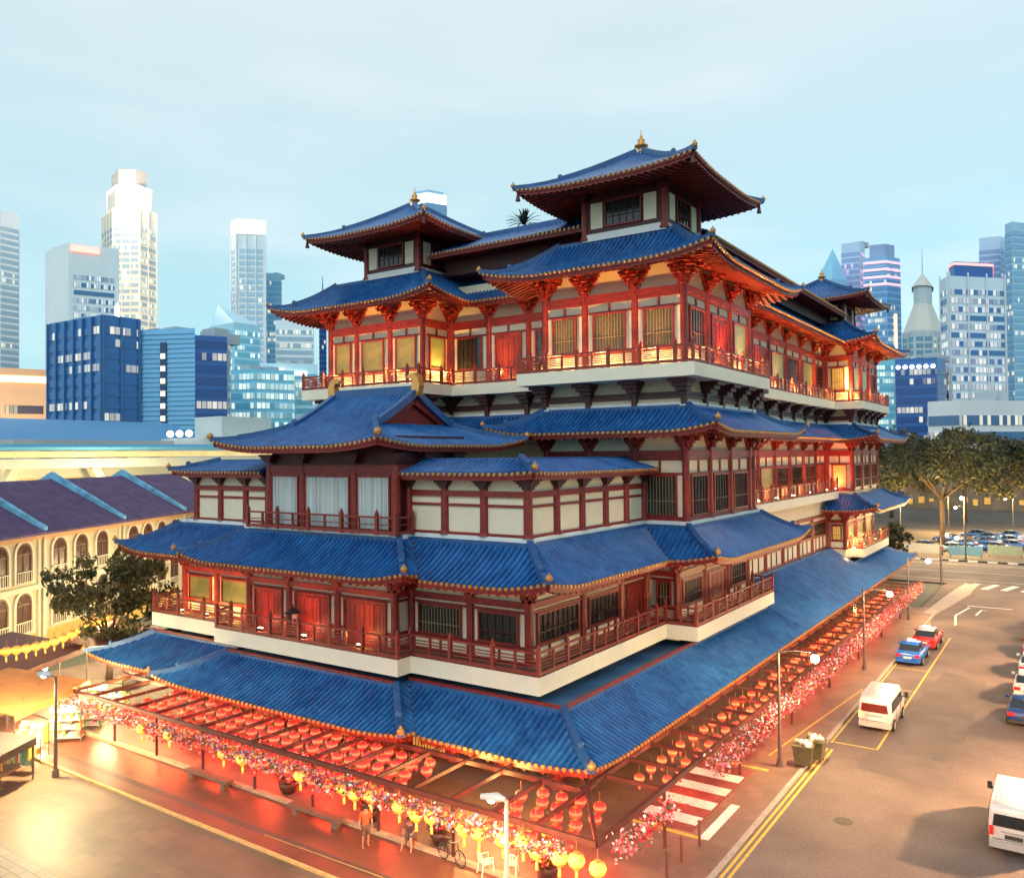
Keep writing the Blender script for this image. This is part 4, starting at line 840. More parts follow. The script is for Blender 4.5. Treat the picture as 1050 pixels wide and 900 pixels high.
def tower(name, label, front, back, zt, kind, nb, lp):
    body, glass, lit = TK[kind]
    o = thing(name, label, 'office building', (front[0][0], front[0][1], 0), 0, 'towers on the skyline')
    key = (kind, lp)
    if key not in TKM: TKM[key] = tower_glass('lit_glass_'+kind, glass, lit, lp)
    gm = TKM[key]; poly = front+back; q = MB(); q.prism(poly, -.1, zt); 
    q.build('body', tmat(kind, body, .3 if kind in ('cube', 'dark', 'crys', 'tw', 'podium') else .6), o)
    z0 = 8.; fh = {'white': 4.6, 'orange': 4.2}.get(kind, 3.9 if zt > 90 else 3.5); nb = int((zt-z0)/fh) if nb else 0; chain = [back[1]]+front+[back[0]]
    f0 = {'uob': .06, 'slender': .1, 'curved': .1, 'white': .02, 'orange': .16, 'paleband': .04}.get(kind, .03)
    for k in range(nb):
        za = z0+fh*(k+.22); zb = z0+fh*(k+.82)
        if zb > zt*(1-f0) or zb < 17: continue
        m = MB(); u = k*7.
        for i, (a, b_) in enumerate(zip(chain, chain[1:])):
            if kind == 'curved' and i != 3: continue
            if kind in ('paleband',) and i in (0,): continue
            a, b_ = Vector(a), Vector(b_); t = b_-a; L = t.length; t /= L; n = Vector((t.y, -t.x))*.25; ins = t*(.10*L if kind in ('curved', 'slender', 'orange') else .02*L)
            p, r_ = a+n+ins, b_+n-ins; v0 = len(m.v); cw = {'cube': 1.6, 'dark': 1.5, 'podium': 1.7, 'grid': 1.9}.get(kind, 1.4)
            p0, r0 = p-n*.9, r_-n*.9
            m.add([(p.x, p.y, za), (r_.x, r_.y, za), (r_.x, r_.y, zb), (p.x, p.y, zb), (p0.x, p0.y, za), (r0.x, r0.y, za), (r0.x, r0.y, zb), (p0.x, p0.y, zb)], [(0, 1, 2, 3), (3, 2, 6, 7), (4, 5, 1, 0), (0, 3, 7, 4), (1, 5, 6, 2)])
            for j, (uu, vv) in enumerate(((0, .3), (L/cw, .3), (L/cw, .7), (0, .7))): m.uv[v0+j] = (u+uu+i*31, k+vv)
        m.build('window_band', gm, o)
    if kind in ('cube', 'louv', 'dark', 'paleband', 'curved', 'podium', 'lowsign', 'grey', 'white', 'pink'):
        c_ = sum((Vector(p) for p in poly), Vector((0, 0)))/len(poly); q = MB(); r__ = random.Random(name)
        for k in range(3): px_, py_ = c_.x+r__.uniform(-6, 6), c_.y+r__.uniform(-6, 6); q = MB(); q.box(px_-3, py_-2.5, zt, px_+3, py_+2.5, zt+r__.uniform(1.5, 3.5)); q.build('rooftop_plant', tmat('plant', (.4, .46, .5)), o)
    # fins
    if kind in ('cube', 'grid', 'uob', 'dome', 'slender'):
        m = MB(); sp = {'cube': 5, 'grid': 8.4, 'uob': 5.5, 'dome': 5, 'slender': 6}[kind]
        for a, b_ in zip(front, front[1:]):
            a, b_ = Vector(a), Vector(b_); t = (b_-a); L = t.length; t /= L; n = Vector((t.y, -t.x))*.45; k = max(1, round(L/sp))
            for i in range(k+1): p = a+t*L*i/k+n; m.box(p.x-.28, p.y-.28, 4, p.x+.28, p.y+.28, zt-(.2 if kind != 'grid' else -1.5))
        m.build('facade_fin', tmat({'cube': 'fin_blue', 'grid': 'fin_white'}.get(kind, kind), {'cube': (.05, .17, .38), 'grid': (.62, .70, .74)}.get(kind, body)), o)
    return o
TW = {}
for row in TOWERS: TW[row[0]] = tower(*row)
def mid(row, f=.5, dep=.0):
    fr = row[2]; a, b_ = Vector(fr[0]), Vector(fr[-1]); bk = (Vector(row[3][0])+Vector(row[3][1]))/2; c = a.lerp(b_, f); return c.lerp(bk, dep)
RW = {r_[0]: r_ for r_ in TOWERS}
def glowm(n, c, s): return mat('glow_'+n, (.8, .8, .8), .5, emit=c, es=s, var=0)
def shrink(row, k): 
    poly = [Vector(p) for p in row[2]+row[3]]; c = sum(poly, Vector((0, 0)))/len(poly); return [tuple(c.lerp(p, k)) for p in poly]
# crowns, roofs and signs
r_ = RW['stepped_tower']; z = r_[4]; m = MB(); m.prism(shrink(r_, .82), z, z+16); m.build('crown', tmat('uob', (.78, .74, .66)), TW['stepped_tower'])
m = MB(); m.prism(shrink(r_, .66), z+16, z+27); m.build('crown', tmat('uob2', (.72, .62, .56)), TW['stepped_tower']); m = MB(); m.prism(shrink(r_, .86), z+13.5, z+15.5); m.build('crown_light', glowm('crown', (1, .62, .5), 1.0), TW['stepped_tower'])
r_ = RW['slender_tower']; m = MB(); m.prism(shrink(r_, 1.04), r_[4]-9, r_[4]+.6); m.build('crown_light', glowm('slender', (1, .86, .66), .35), TW['slender_tower'])
r_ = RW['hotel']; m = MB(); m.prism(shrink(r_, 1.04), r_[4]-3.4, r_[4]-1.4); m.build('cornice_light', glowm('cornice', (1, .62, .22), 1.5), TW['hotel']); m = MB(); m.prism(shrink(r_, 1.05), r_[4]-1.2, r_[4]+.8); m.build('cornice', tmat('orange', (.62, .40, .24)), TW['hotel'])
r_ = RW['curved_office']; a, b_ = Vector(r_[2][2]), Vector(r_[2][3]); t = (b_-a).normalized(); n = Vector((t.y, -t.x))*.6; p, q_ = a+t*1+n, a+t*((b_-a).length*.6)+n; m = MB(); m.bar((p.x, p.y, r_[4]-2.5), (q_.x, q_.y, r_[4]-2.5), .6, 3.2); m.build('rooftop_sign', glowm('redsign', (1, .16, .08), 1.6), TW['curved_office'])
r_ = RW['louvred_block']; a, b_ = Vector(r_[2][0]), Vector(r_[2][1]); t = (b_-a).normalized(); n = Vector((t.y, -t.x))*.3; L = (b_-a).length
m = MB()
for k in range(34): zz = 6+k*1.38; p, q_ = a+n*.6, b_+n*.6; m.bar((p.x, p.y, zz), (q_.x, q_.y, zz), .35, .3)
m.build('louvres', tmat('louvre', (.24, .52, .74)), TW['louvred_block'])
p = a+t*L*.46+n*1.4; m = MB(); m.bar((*(p-t*.9), 28), (*(p+t*.9), 28), .5, 42); m.build('stair_window', tmat('stair', (.03, .07, .16)), TW['louvred_block'])
for k in range(11): zz = 9+k*3.6; p2 = p+n*.9; m = MB(); m.bar((*(p2-t*.7), zz), (*(p2+t*.7), zz), .3, 1.5); m.build('lit_window', glowm('stair', (1, .85, .5), .8), TW['louvred_block'])
r_ = RW['sign_office']; p = Vector(r_[2][0]).lerp(Vector(r_[2][1]), .42); m = MB(); m.ball((p.x, p.y-1.5, r_[4]-4), 1.7, 10, 6); m.build('sign_lamp', glowm('orange', (1, .5, .2), 2), TW['sign_office']); p2, p3 = Vector(r_[2][0]).lerp(Vector(r_[2][1]), .52), Vector(r_[2][0]).lerp(Vector(r_[2][1]), .85); m = MB(); m.bar((p2.x, p2.y-1, r_[4]-4), (p3.x, p3.y-1, r_[4]-4), .5, 1.8); m.build('rooftop_sign', glowm('whitesign', (1, .9, .8), .8), TW['sign_office'])
r_ = RW['round_top_tower']; m = MB(); m.prism(shrink(r_, .97), r_[4], r_[4]+5.5); m.build('crown_light', glowm('round', (1, .97, .85), 1.3), TW['round_top_tower']); m = MB(); m.prism(shrink(r_, .8), r_[4]+5.5, r_[4]+8); m.build('crown', tmat('peek', (.2, .42, .62)), TW['round_top_tower'])
r_ = RW['needle_tower']; c_ = mid(r_, .5, .5); m = MB(); m.cyl(c_, .9, .2, r_[4], r_[4]+26, 6); m.build('antenna', tmat('dark', (.03, .1, .25)), TW['needle_tower'])
def roofpoly(row, apex_f, dz, name, m_, sh=1.):
    poly = shrink(row, sh); c_ = mid(row, apex_f, .3); m = MB(); n = len(poly); m.add([(x, y, row[4]) for x, y in poly]+[(c_.x, c_.y, row[4]+dz)], [(i, (i+1) % n, n) for i in range(n)]); m.build(name, m_, TW[row[0]])
roofpoly(RW['crystal_tower'], .02, 13, 'crystal_top', tmat('crys', (.30, .58, .72), .3)); roofpoly(RW['pointed_tower'], .55, 23, 'pointed_roof', tmat('point', (.20, .46, .66), .3))
r_ = RW['domed_tower']; z = r_[4]; P0 = shrink(r_, 1.); P1 = shrink(r_, .46); m = MB(); n = len(P0); m.add([(x, y, z) for x, y in P0]+[(x, y, z+15) for x, y in P1], [(i, (i+1) % n, n+(i+1) % n, n+i) for i in range(n)]); m.build('dome_roof', tmat('dome_roof', (.60, .60, .54)), TW['domed_tower'])
m = MB(); m.prism(P1, z+15, z+24); m.build('lantern', tmat('dome', (.52, .60, .64)), TW['domed_tower']); c_ = sum((Vector(p) for p in P1), Vector((0, 0)))/len(P1); m = MB(); P2_ = shrink(r_, .54); m.add([(x, y, z+24) for x, y in P2_]+[(c_.x, c_.y, z+32)], [(i, (i+1) % n, n) for i in range(n)]); m.build('lantern_roof', tmat('dome_roof', (.60, .60, .54)), TW['domed_tower']); m = MB(); m.cyl(c_,   .35, .1, z+31, z+46, 6); m.build('spire', tmat('dome', (.52, .60, .64)), TW['domed_tower'])
r_ = RW['framed_office']; m = MB(); m.prism(shrink(r_, .7), r_[4], r_[4]+7); m.build('rooftop_block', tmat('dark', (.03, .1, .3)), TW['framed_office']); m = MB(); m.prism(shrink(r_, .72), r_[4]+5.6, r_[4]+6.6); m.build('red_light', glowm('redline', (1, .15, .12), 1.2), TW['framed_office'])
r_ = RW['terraced_tower']; p = Vector(r_[2][1]).lerp(Vector(r_[2][2]), .55); m = MB(); m.box(p.x-1.4, p.y-1.2, 40, p.x+1.4, p.y+.5, 100); m.build('orange_light_strip', glowm('orangestrip', (1, .42, .16), .75), TW['terraced_tower']); m = MB(); m.prism(shrink(r_, .7), r_[4], r_[4]+9); m.build('crown', tmat('tw2', (.3, .42, .66)), TW['terraced_tower'])
for k in range(4): m = MB(); m.prism(shrink(r_, 1.03), r_[4]-4-k*4.5, r_[4]-2.5-k*4.5); m.build('pink_light_band', glowm('pink', (1, .32, .5), .55), TW['terraced_tower'])
r_ = RW['dark_office']; a, b_ = Vector(r_[2][0]), Vector(r_[2][1])
for k in range(6): p = a.lerp(b_, (k+.5)/6); m = MB(); m.ball((p.x, p.y-.8, r_[4]-3.2), .8, 8, 5); m.build('lamp', glowm('lamps', (1, .88, .66), 2.2), TW['dark_office'])
for nm, watt, dz in (('stepped_tower', 900000, 30), ('hotel', 60000, 12)):
    r_ = RW[nm]; p = mid(r_, .35); dv = (Vector((EYE.x, EYE.y))-p).normalized(); p = p+dv*(110 if nm == 'stepped_tower' else 45); light((p.x, p.y, 90 if nm == 'stepped_tower' else 12), watt*(.26 if nm == 'stepped_tower' else 1), (1, .76, .5), 2, 'facade_floodlight', 80, (-dv.x, -dv.y, .45 if nm == 'stepped_tower' else .4))
r_ = RW['stepped_tower']; p = mid(r_, .4); dv = (Vector((EYE.x, EYE.y))-p).normalized(); p = p+dv*38; light((p.x, p.y, r_[4]+6), 55000, (1, .78, .62), 2, 'facade_floodlight')
# ------------------------------------------------------------------ glass canopy, lanterns and flowers round the temple
CZ = 2.4
can = thing('glass_canopy', 'glass canopy on dark red steel beams along the street sides of the temple', 'canopy', (8.2, -8.2, .1))
m = MB()
for a, b_ in (((-26.5, -8.5), (8.2, -8.5)), ((8.2, -8.5), (8.2, 58)), ((-26.5, -4.9), (5.6, -4.9)), ((5.6, -4.9), (5.6, 58))): m.bar((*a, CZ), (*b_, CZ), .16, .2)
m.bar((5.0, -3.6, CZ), (8.2, -8.5, CZ), .14, .18)
m.build('edge_beam', STEEL, can)
m = MB()
for i in range(17): x = -25.5+i*1.95; m.bar((x, -3.9, CZ-.02), (x, -8.5, CZ-.02), .12, .16)
for i in range(28): y = -3+i*2.2; m.bar((5.0, y, CZ-.02), (8.2, y, CZ-.02), .12, .16)
m.build('cross_beam', STEEL, can)
m = MB(); m.quad((-26.5, -8.5, CZ+.12), (8.2, -8.5, CZ+.12), (5.2, -4, CZ+.12), (-26.5, -4, CZ+.12)); m.quad((8.2, -8.5, CZ+.12), (8.2, 58, CZ+.12), (5.2, 58, CZ+.12), (5.2, -4, CZ+.12)); m.build('glass_sheet', GLASSC, can)
for x in [-25.5+i*3.9 for i in range(9)]: q = MB(); q.cyl((x, -8.2), .07, .07, .1, CZ, 8); q.build('post', STEEL, can)
for y in [-3+i*8.8 for i in range(7)]: q = MB(); q.cyl((8.2, y), .07, .07, .1, CZ, 8); q.build('post', STEEL, can)
def lantern_mat(name, base, emit, es):
    m = mat(name, base, .6, var=0); t = m.node_tree; b = t.nodes['Principled BSDF']
    co = t.nodes.new('ShaderNodeTexCoord'); sp = t.nodes.new('ShaderNodeSeparateXYZ'); t.links.new(co.outputs['Generated'], sp.inputs[0])
    r = t.nodes.new('ShaderNodeValToRGB'); el = r.color_ramp.elements; el[0].position = .0; el[0].color = (*[c*.28 for c in emit], 1); el[1].position = 1; el[1].color = (*[c*.25 for c in emit], 1)
    for ps, cc in ((.33, (emit[0]*.9, emit[1]*1.1, emit[2]*1.1)), (.52, (1, emit[1]*3.2+.14, emit[2]*2+.035)), (.7, (emit[0]*.9, emit[1]*1.1, emit[2]*1.1))):
        q = r.color_ramp.elements.new(ps); q.color = (*cc, 1)
    t.links.new(sp.outputs[2], r.inputs[0]); t.links.new(r.outputs[0], b.inputs['Emission Color']); b.inputs['Emission Strength'].default_value = es; return m
LRED = lantern_mat('lantern_red', (.22, .008, .008), (.8, .03, .022), 1.6); LYEL = lantern_mat('lantern_yellow', (.7, .4, .08), (1, .26, .03), 1.35); LPEACH = lantern_mat('lantern_orange', (.4, .06, .02), (1, .07, .03), 1.5)
def make_lantern(name, label, mm, r_, grp):
    o = thing(name, label, 'lantern', (0, 0, 0), 0, grp)
    b = MB(); b.lathe((0, 0, -r_*1.75), [(r_*.45, 0), (r_*.85, r_*.28), (r_, r_*.8), (r_*.85, r_*1.32), (r_*.45, r_*1.6)], 12); lpart('paper_shade', b, mm, o, True)
    c = MB(); c.lathe((0, 0, 0), [(r_*.42, -r_*.16), (r_*.42, 0), (.012, .01), (.012, .35)], 8); lpart('cap', c, GOLD, o)
    d = MB(); d.lathe((0, 0, 0), [(.06, -r_*3.1), (.035, -r_*1.92), (r_*.40, -r_*1.9), (r_*.40, -r_*1.74)], 8); lpart('tassel', d, mm, o); return o
lr = make_lantern('red_lantern', 'round red paper lantern hanging in rows beneath the glass canopy', LRED, .255, 'red lanterns under the canopy')
first = True; rnd = random.Random(5); cnt = 0
def put(proto, x, y, z, label=None):
    global first
    if proto.get('used'): return dup(proto, (x, y, z), rnd.uniform(0, 6), label)
    proto.location = (x, y, z); proto['used'] = 1; return proto
for i in range(36):
    for j in range(5):
        x, y = -21.5+i*.84+.42*(j % 2), -4.75-j*.86
        if -1.6 < x < 3.0 or x > 6.4+.3*j or cnt >= 142: continue
        cnt += 1
        put(lr, x+rnd.uniform(-.08, .08), y+rnd.uniform(-.08, .08), 2.12+rnd.uniform(-.06, .04))
ls = make_lantern('red_lantern', 'round orange red lantern hanging under the canopy on the road side', LPEACH, .22, 'small lanterns under the road side canopy')
for i in range(47):
    for j in range(2): put(ls, 6.35+j*1.05+rnd.uniform(-.1, .1), -1.5+i*1.22+.5*j+rnd.uniform(-.15, .15), 2.12)
ly = make_lantern('yellow_lantern', 'glowing yellow lantern with a tassel at the outer edge of the front canopy', LYEL, .30, 'yellow lanterns on the canopy edge')
for i in range(34): 
    x = -18+i*.8+rnd.uniform(-.15, .15)
    if x < -3 and i % 5 not in (0, 3): put(lr, x, -8.72+rnd.uniform(-.1, .05), 2.0+rnd.uniform(-.12, .06), 'round red paper lantern hanging among the blossoms on the front canopy edge'); continue
    if i % 4 != 1 or x > 2: put(ly, x, -8.72+rnd.uniform(-.1, .05), 2.04+rnd.uniform(-.12, .06))
for k in list(bpy.data.objects):
    if 'used' in k: del k['used']
for x in (-19, -15, -11, -7, -3.5, 4, 6.5): light((x, -6.4, 1.3), 300, (1, .05, .018), .35, 'lantern_glow')
for x in (-23.5, -.2, 1.8): light((x, -5.0, 2.0), 420, (1, .55, .16), .3, 'eave_downlight')
for y in (2, 9, 16, 23, 30, 37, 44, 51): light((6.9, y, 1.5), 170, (1, .10, .04), .3, 'lantern_glow')
ORD = 'first second third fourth fifth sixth seventh eighth ninth tenth eleventh twelfth thirteenth fourteenth fifteenth sixteenth'.split()
PET = [mat('petal_'+n, c, .6, var=.1) for n, c in (('red', (.55, .04, .05)), ('pink', (.72, .26, .32)), ('white', (.8, .74, .7)), ('blue', (.18, .24, .5)), ('orange', (.75, .28, .06)), ('leaf', (.06, .12, .03)))]
def garland(a, b_, z, wts, label, grp, n, sag=.15, wid=.27, h=.32, seed=0):
    rnd = random.Random(seed); a, b_ = Vector((*a, z)), Vector((*b_, z)); o = thing('flower_garland', label, 'flower garland', tuple((a+b_)/2), 0, grp); c_ = (a+b_)/2
    m = MB(); st = MB(); st.tube([a-c_, Vector((0, 0, -sag)), b_-c_], .03, 5); lpart('stem', st, PET[5], o)
    for i in range(n):
        f = rnd.random(); p = a.lerp(b_, f)-c_+Vector((rnd.gauss(0, wid*.5), rnd.gauss(0, wid*.5), rnd.gauss(0, h*.45)-sag*4*f*(1-f)))
        ax = Vector((rnd.gauss(0, 1), rnd.gauss(0, 1), rnd.gauss(.4, 1))).normalized(); bx = ax.orthogonal().normalized(); cx_ = ax.cross(bx); s = rnd.uniform(.04, .085)
        mi = rnd.choices(range(6), wts)[0]; pts = [p+(bx*math.cos(t)+cx_*math.sin(t))*s for t in [k*1.2566 for k in range(5)]]; m.add([p-ax*s*.5]+pts, [(0, k+1, (k+1) % 5+1) for k in range(5)], mi)
    lpart('blossoms', m, PET, o); return o
xs = [-26+i*3.3 for i in range(11)]
for i, (x0, x1) in enumerate(zip(xs, xs[1:])):
    if x1 > 8.3: x1 = 8.3
    garland((x0, -8.8), (x1, -8.8), 1.98 if i > 2 else 1.95, (6, 3, 2.6, 1.6, 3.4, 2), 'red, white and blue blossom garland, %s along the front counting from the market racks' % ORD[i], 'front flower garlands', 800, seed=i)
gi = -1
ys = [-8+i*4.4 for i in range(16)]
for i, (y0, y1) in enumerate(zip(ys, ys[1:])):
    if y0 < -1 and i % 2 == 1: continue
    gi += 1
    garland((8.75, y0), (8.85, min(57.5, y1)), 2.2, (6, 5, 2.2, .2, 1.6, 2), 'pink and red blossom garland, %s along the road counting from the plaza corner' % ORD[gi], 'road side flower garlands', 1300 if i > 1 else 420, wid=.36, h=.42, seed=40+i)
# planters under the front garlands
POT = mat('glazed_pot', (.10, .12, .2), .3, var=.3)
pl = thing('planter', 'dark planter with red and orange flowers, first from the market racks along the front', 'planter', (0, 0, 0), 0, 'planters along the front')
b = MB(); b.lathe((0, 0, 0), [(.28, 0), (.42, .3), (.46, .5), (.40, .52)], 12); lpart('pot', b, mat('clay_pot', (.07, .03, .025), .5, var=.25), pl, True)
b = MB(); rnd = random.Random(8)
for i in range(240):
    d = Vector((rnd.gauss(0, .22), rnd.gauss(0, .22), .6+abs(rnd.gauss(0, .24)))); ax = Vector((rnd.gauss(0, 1), rnd.gauss(0, 1), rnd.gauss(0, 1))).normalized(); bx = ax.orthogonal().normalized(); cx_ = ax.cross(bx); s = .1; b.add([d-bx*s, d+cx_*s*.5, d+bx*s, d-cx_*s*.5], [(0, 1, 2, 3)], rnd.choice([0, 0, 1, 2]))
lpart('foliage', b, [LEAVES[1], PET[0], PET[4]], pl)
px = [-8.4, -3.2, .6, 5.6]
pl.location = (px[0], -7.5, .12)
for x in px[1:]: dup(pl, (x, -7.5, .12), x, 'dark planter with red and orange flowers, %s from the market racks along the front' % ORD[px.index(x)])

# ------------------------------------------------------------------ vehicles (front towards +y)
RUB = mat('tyre_rubber', (.02, .02, .02), .8); RIM = mat('wheel_rim', (.45, .45, .45), .35, .6); CGL = mat('car_glass', (.012, .016, .02), .08, var=0, spec=.7)
TAIL = mat('tail_lamp', (.35, .01, .01), .25, var=0, emit=(1, .03, .02), es=.35); BRK = mat('brake_lamp', (.6, .1, .02), .3, var=0, emit=(1, .22, .05), es=7); HEADL = mat('head_lamp', (.8, .8, .78), .15, var=0); PLATE = mat('number_plate', (.03, .03, .03), .5, var=0); PLATEW = mat('number_plate_white', (.75, .74, .68), .5, var=0); TRIM = mat('black_trim', (.025, .025, .028), .5, var=0)
def paint(n, c): return mat('paint_'+n, c, .28, .1, var=.04, spec=.6)
def loft(secs, n=None):
    m = MB(); k = len(secs[0]); m.add([p for s in secs for p in s], [(i*k+j, i*k+(j+1) % k, (i+1)*k+(j+1) % k, (i+1)*k+j) for i in range(len(secs)-1) for j in range(k)]+[tuple(range(k-1, -1, -1)), tuple((len(secs)-1)*k+j for j in range(k))]); return m
def wheel(o, x, y, r_, s):
    t = MB(); t.tube([(x-.1*s, y, r_), (x+.1*s, y, r_)], r_, 16); w_ = lpart('wheel', t, RUB, o); d = MB(); d.tube([(x+.101*s, y, r_), (x+.115*s, y, r_)], r_*.62, 12); lpart('rim', d, RIM, w_)
def sedan(label, pm, loc, rz=0, brake=False, taxi=None, roofm=None, grp='cars'):
    o = thing('parked_car' if not taxi else 'taxi', label, 'car' if not taxi else 'taxi', loc, rz, grp); W, L = .88, 4.5
    st = [(-2.25, .74, .32, .62, .80), (-2.12, .84, .24, .66, .97), (-1.5, .88, .22, .68, 1.02), (-.6, .88, .22, .68, .98), (.8, .88, .22, .68, .94), (1.6, .86, .22, .64, .84), (2.1, .80, .24, .56, .70), (2.25, .68, .32, .5, .60)]
    secs = [[(-w_*.9, y, a), (-w_, y, b_), (-w_*.96, y, b_+(c-b_)*.7), (-w_*.8, y, c), (w_*.8, y, c), (w_*.96, y, b_+(c-b_)*.7), (w_, y, b_), (w_*.9, y, a)] for y, w_, a, b_, c in st]
    lpart('body', loft(secs), pm, o, True)
    cs = [(-1.78, .70, .98, .99), (-1.15, .76, .95, 1.38), (-.5, .77, .94, 1.44), (.25, .76, .92, 1.40), (1.12, .72, .88, .90)]
    lpart('window', loft([[(-w_, y, a), (-w_*(.80 if c > 1.1 else .97), y, c), (w_*(.80 if c > 1.1 else .97), y, c), (w_, y, a)] for y, w_, a, c in cs]), CGL, o, False)
    lpart('roof', loft([[(-w_, y, z-.05), (-w_*.9, y, z+.015), (w_*.9, y, z+.015), (w_, y, z-.05)] for y, w_, z in ((-1.2, .62, 1.385), (-.5, .64, 1.45), (.3, .63, 1.41))]), roofm or pm, o, True)
    for s in (-1, 1):
        b = MB(); b.box(s*.62-.17, -2.29, .66, s*.62+.17, -2.08, .84); lpart('tail_light', b, BRK if brake else TAIL, o)
        b = MB(); b.box(s*.58-.16, 2.08, .50, s*.58+.16, 2.24, .64); lpart('headlight', b, HEADL, o)
        b = MB(); b.box(s*.98-.1, .72, .92, s*.98+.1, .86, 1.06); lpart('wing_mirror', b, pm, o)
        b = MB(); b.bar((s*.755, -1.2, 1.17), (s*.70, -1.66, 1.0), .04, .09); b.bar((s*.72, -.15, .95), (s*.62, -.15, 1.40), .05, .07); lpart('pillar', b, pm, o)
        for y in (-1.38, 1.42): wheel(o, s*.80, y, .31, s)
    for s in (-1, 1):
        for y in (-.95, .1): b = MB(); b.box(s*.885-.006, y-.012, .34, s*.885+.006, y+.012, .92); lpart('door_seam', b, TRIM, o)
    b = MB(); b.box(-.60, -2.19, .93, .60, -2.16, .945); lpart('boot_seam', b, TRIM, o)
    b = MB(); b.box(-.26, -2.31, .56, .26, -2.24, .68); lpart('number_plate', b, PLATEW if taxi else PLATE, o)
    b = MB(); b.box(-.80, -2.30, .28, .80, -2.16, .44); lpart('bumper', b, pm if taxi else TRIM, o)
    if taxi: b = MB(); b.box(-.28, -.42, 1.46, .28, -.26, 1.62); lpart('roof_sign', b, taxi, o)
    return o
def van(label, loc, rz=0, brake=False, name='white_van', redlit=False):
    o = thing(name, label, 'van', loc, rz); pm = paint('van_white', (.62, .64, .64)); L = 4.7
    st = [(-2.35, .80, .34, .95, 1.76), (-2.28, .845, .28, .95, 1.90), (-2.0, .85, .25, .95, 1.97), (0, .85, .25, .95, 1.98), (1.1, .85, .25, .95, 1.94), (1.75, .83, .26, .9, 1.45), (2.22, .80, .28, .85, 1.05), (2.35, .72, .34, .7, .82)]
    secs = [[(-w_*.93, y, a), (-w_, y, b_), (-w_*.95, y, c-.22), (-w_*.84, y, c), (w_*.84, y, c), (w_*.95, y, c-.22), (w_, y, b_), (w_*.93, y, a)] for y, w_, a, b_, c in st]
    lpart('body', loft(secs), pm, o, True)
    b = MB(); b.add([(-.70, -2.385, 1.14), (.70, -2.385, 1.14), (.63, -2.34, 1.72), (-.63, -2.34, 1.72), (-.70, -2.30, 1.14), (.70, -2.30, 1.14), (.63, -2.25, 1.72), (-.63, -2.25, 1.72)], [(0, 1, 2, 3), (4, 0, 3, 7), (1, 5, 6, 2), (3, 2, 6, 7), (4, 5, 1, 0)]); lpart('rear_window', b, mat('red_lit_window', (.05, .01, .01), .1, var=0, emit=(.8, .05, .03), es=.22) if redlit else CGL, o)
    for s in (-1, 1):
        b = MB(); b.add([(s*.865, -2.0, 1.12), (s*.865, 1.2, 1.12), (s*.83, .95, 1.68), (s*.83, -1.95, 1.68)], [(0, 1, 2, 3) if s > 0 else (3, 2, 1, 0)]); b.box(s*.83-.02, -2.0, 1.12, s*.83+.02, 1.0, 1.62); lpart('side_window', b, CGL, o)
        b = MB(); b.box(s*.745-.07, -2.40, .78, s*.745+.07, -2.22, 1.12); lpart('tail_light', b, BRK if brake else TAIL, o)
        b = MB(); b.box(s*.6-.18, 2.2, .72, s*.6+.18, 2.36, .9); lpart('headlight', b, HEADL, o)
        b = MB(); b.tube([(s*.84, 1.25, 1.25), (s*1.05, 1.35, 1.35)], .03, 5); b.box(s*1.05-.09, 1.29, 1.22, s*1.05+.09, 1.42, 1.52); lpart('wing_mirror', b, TRIM, o)
        for y in (-1.45, 1.35): wheel(o, s*.78, y, .33, s)
        if s < 0: b = MB(); b.box(s*.83+.1, -2.1, 1.975, s*.83+.16, .9, 2.0); b.box(-s*.83-.16, -2.1, 1.975, -s*.83-.1, .9, 2.0); lpart('roof_gutter', b, pm, o)
    for k in range(7): b = MB(); x = -.54+k*.18; b.box(x-.03, -1.95, 1.96, x+.03, .9, 1.992); lpart('roof_rib', b, pm, o)
    b = MB(); b.box(-.72, -2.372, .645, .72, -2.33, .665); lpart('tailgate_seam', b, TRIM, o)
    b = MB(); b.tube([(.05, -2.40, 1.16), (-.28, -2.385, 1.42)], .014, 4); lpart('rear_wiper', b, TRIM, o)
    for s in (-1, 1):
        for y in (-.75, .55): b = MB(); b.box(s*.852-.006, y-.012, .36, s*.852+.006, y+.012, 1.12); lpart('door_seam', b, TRIM, o)
        b = MB(); b.box(s*.86-.02, .3, .98, s*.86+.02, .48, 1.02); lpart('door_handle', b, TRIM, o)
    b = MB(); b.box(-.82, -2.45, .34, .82, -2.25, .60); lpart('bumper', b, mat('bumper_grey', (.36, .36, .36), .5), o)
    b = MB(); b.box(-.30, -2.415, .72, .30, -2.37, .86); lpart('number_plate', b, PLATE if not redlit else PLATEW, o)
    b = MB(); b.box(-.42, -2.40, .93, .42, -2.37, .98); lpart('chrome_strip', b, RIM, o)
    return o
van('white van with glowing red brake lights stopped beside the wheelie bins', (12.35, 18.2, .004), 0, True, redlit=True)
van('white van with a pale blue reflecting roof cut by the picture edge', (19.55, 5.95, .004))
BLUE = paint('taxi_blue', (.02, .14, .55)); RED_ = paint('red', (.45, .03, .03))
sedan('bright blue taxi with its lights on behind the red taxi', BLUE, (11.5, 34.6, .006), 0, False, mat('taxi_sign', (.8, .8, .8), .5, emit=(.8, .9, 1), es=.6, var=0), grp='taxis at the kerb')
sedan('red taxi with a white roof in front of the blue taxi', RED_, (11.75, 40.4, .006), 0, False, mat('taxi_sign', (.8, .8, .8)), paint('white', (.65, .66, .66)), grp='taxis at the kerb')
navy, white_, pale, red2, silver = paint('navy', (.015, .05, .2)), paint('white', (.65, .66, .66)), paint('pale_blue', (.32, .48, .58)), paint('dark_red', (.28, .03, .04)), paint('silver', (.42, .44, .45))
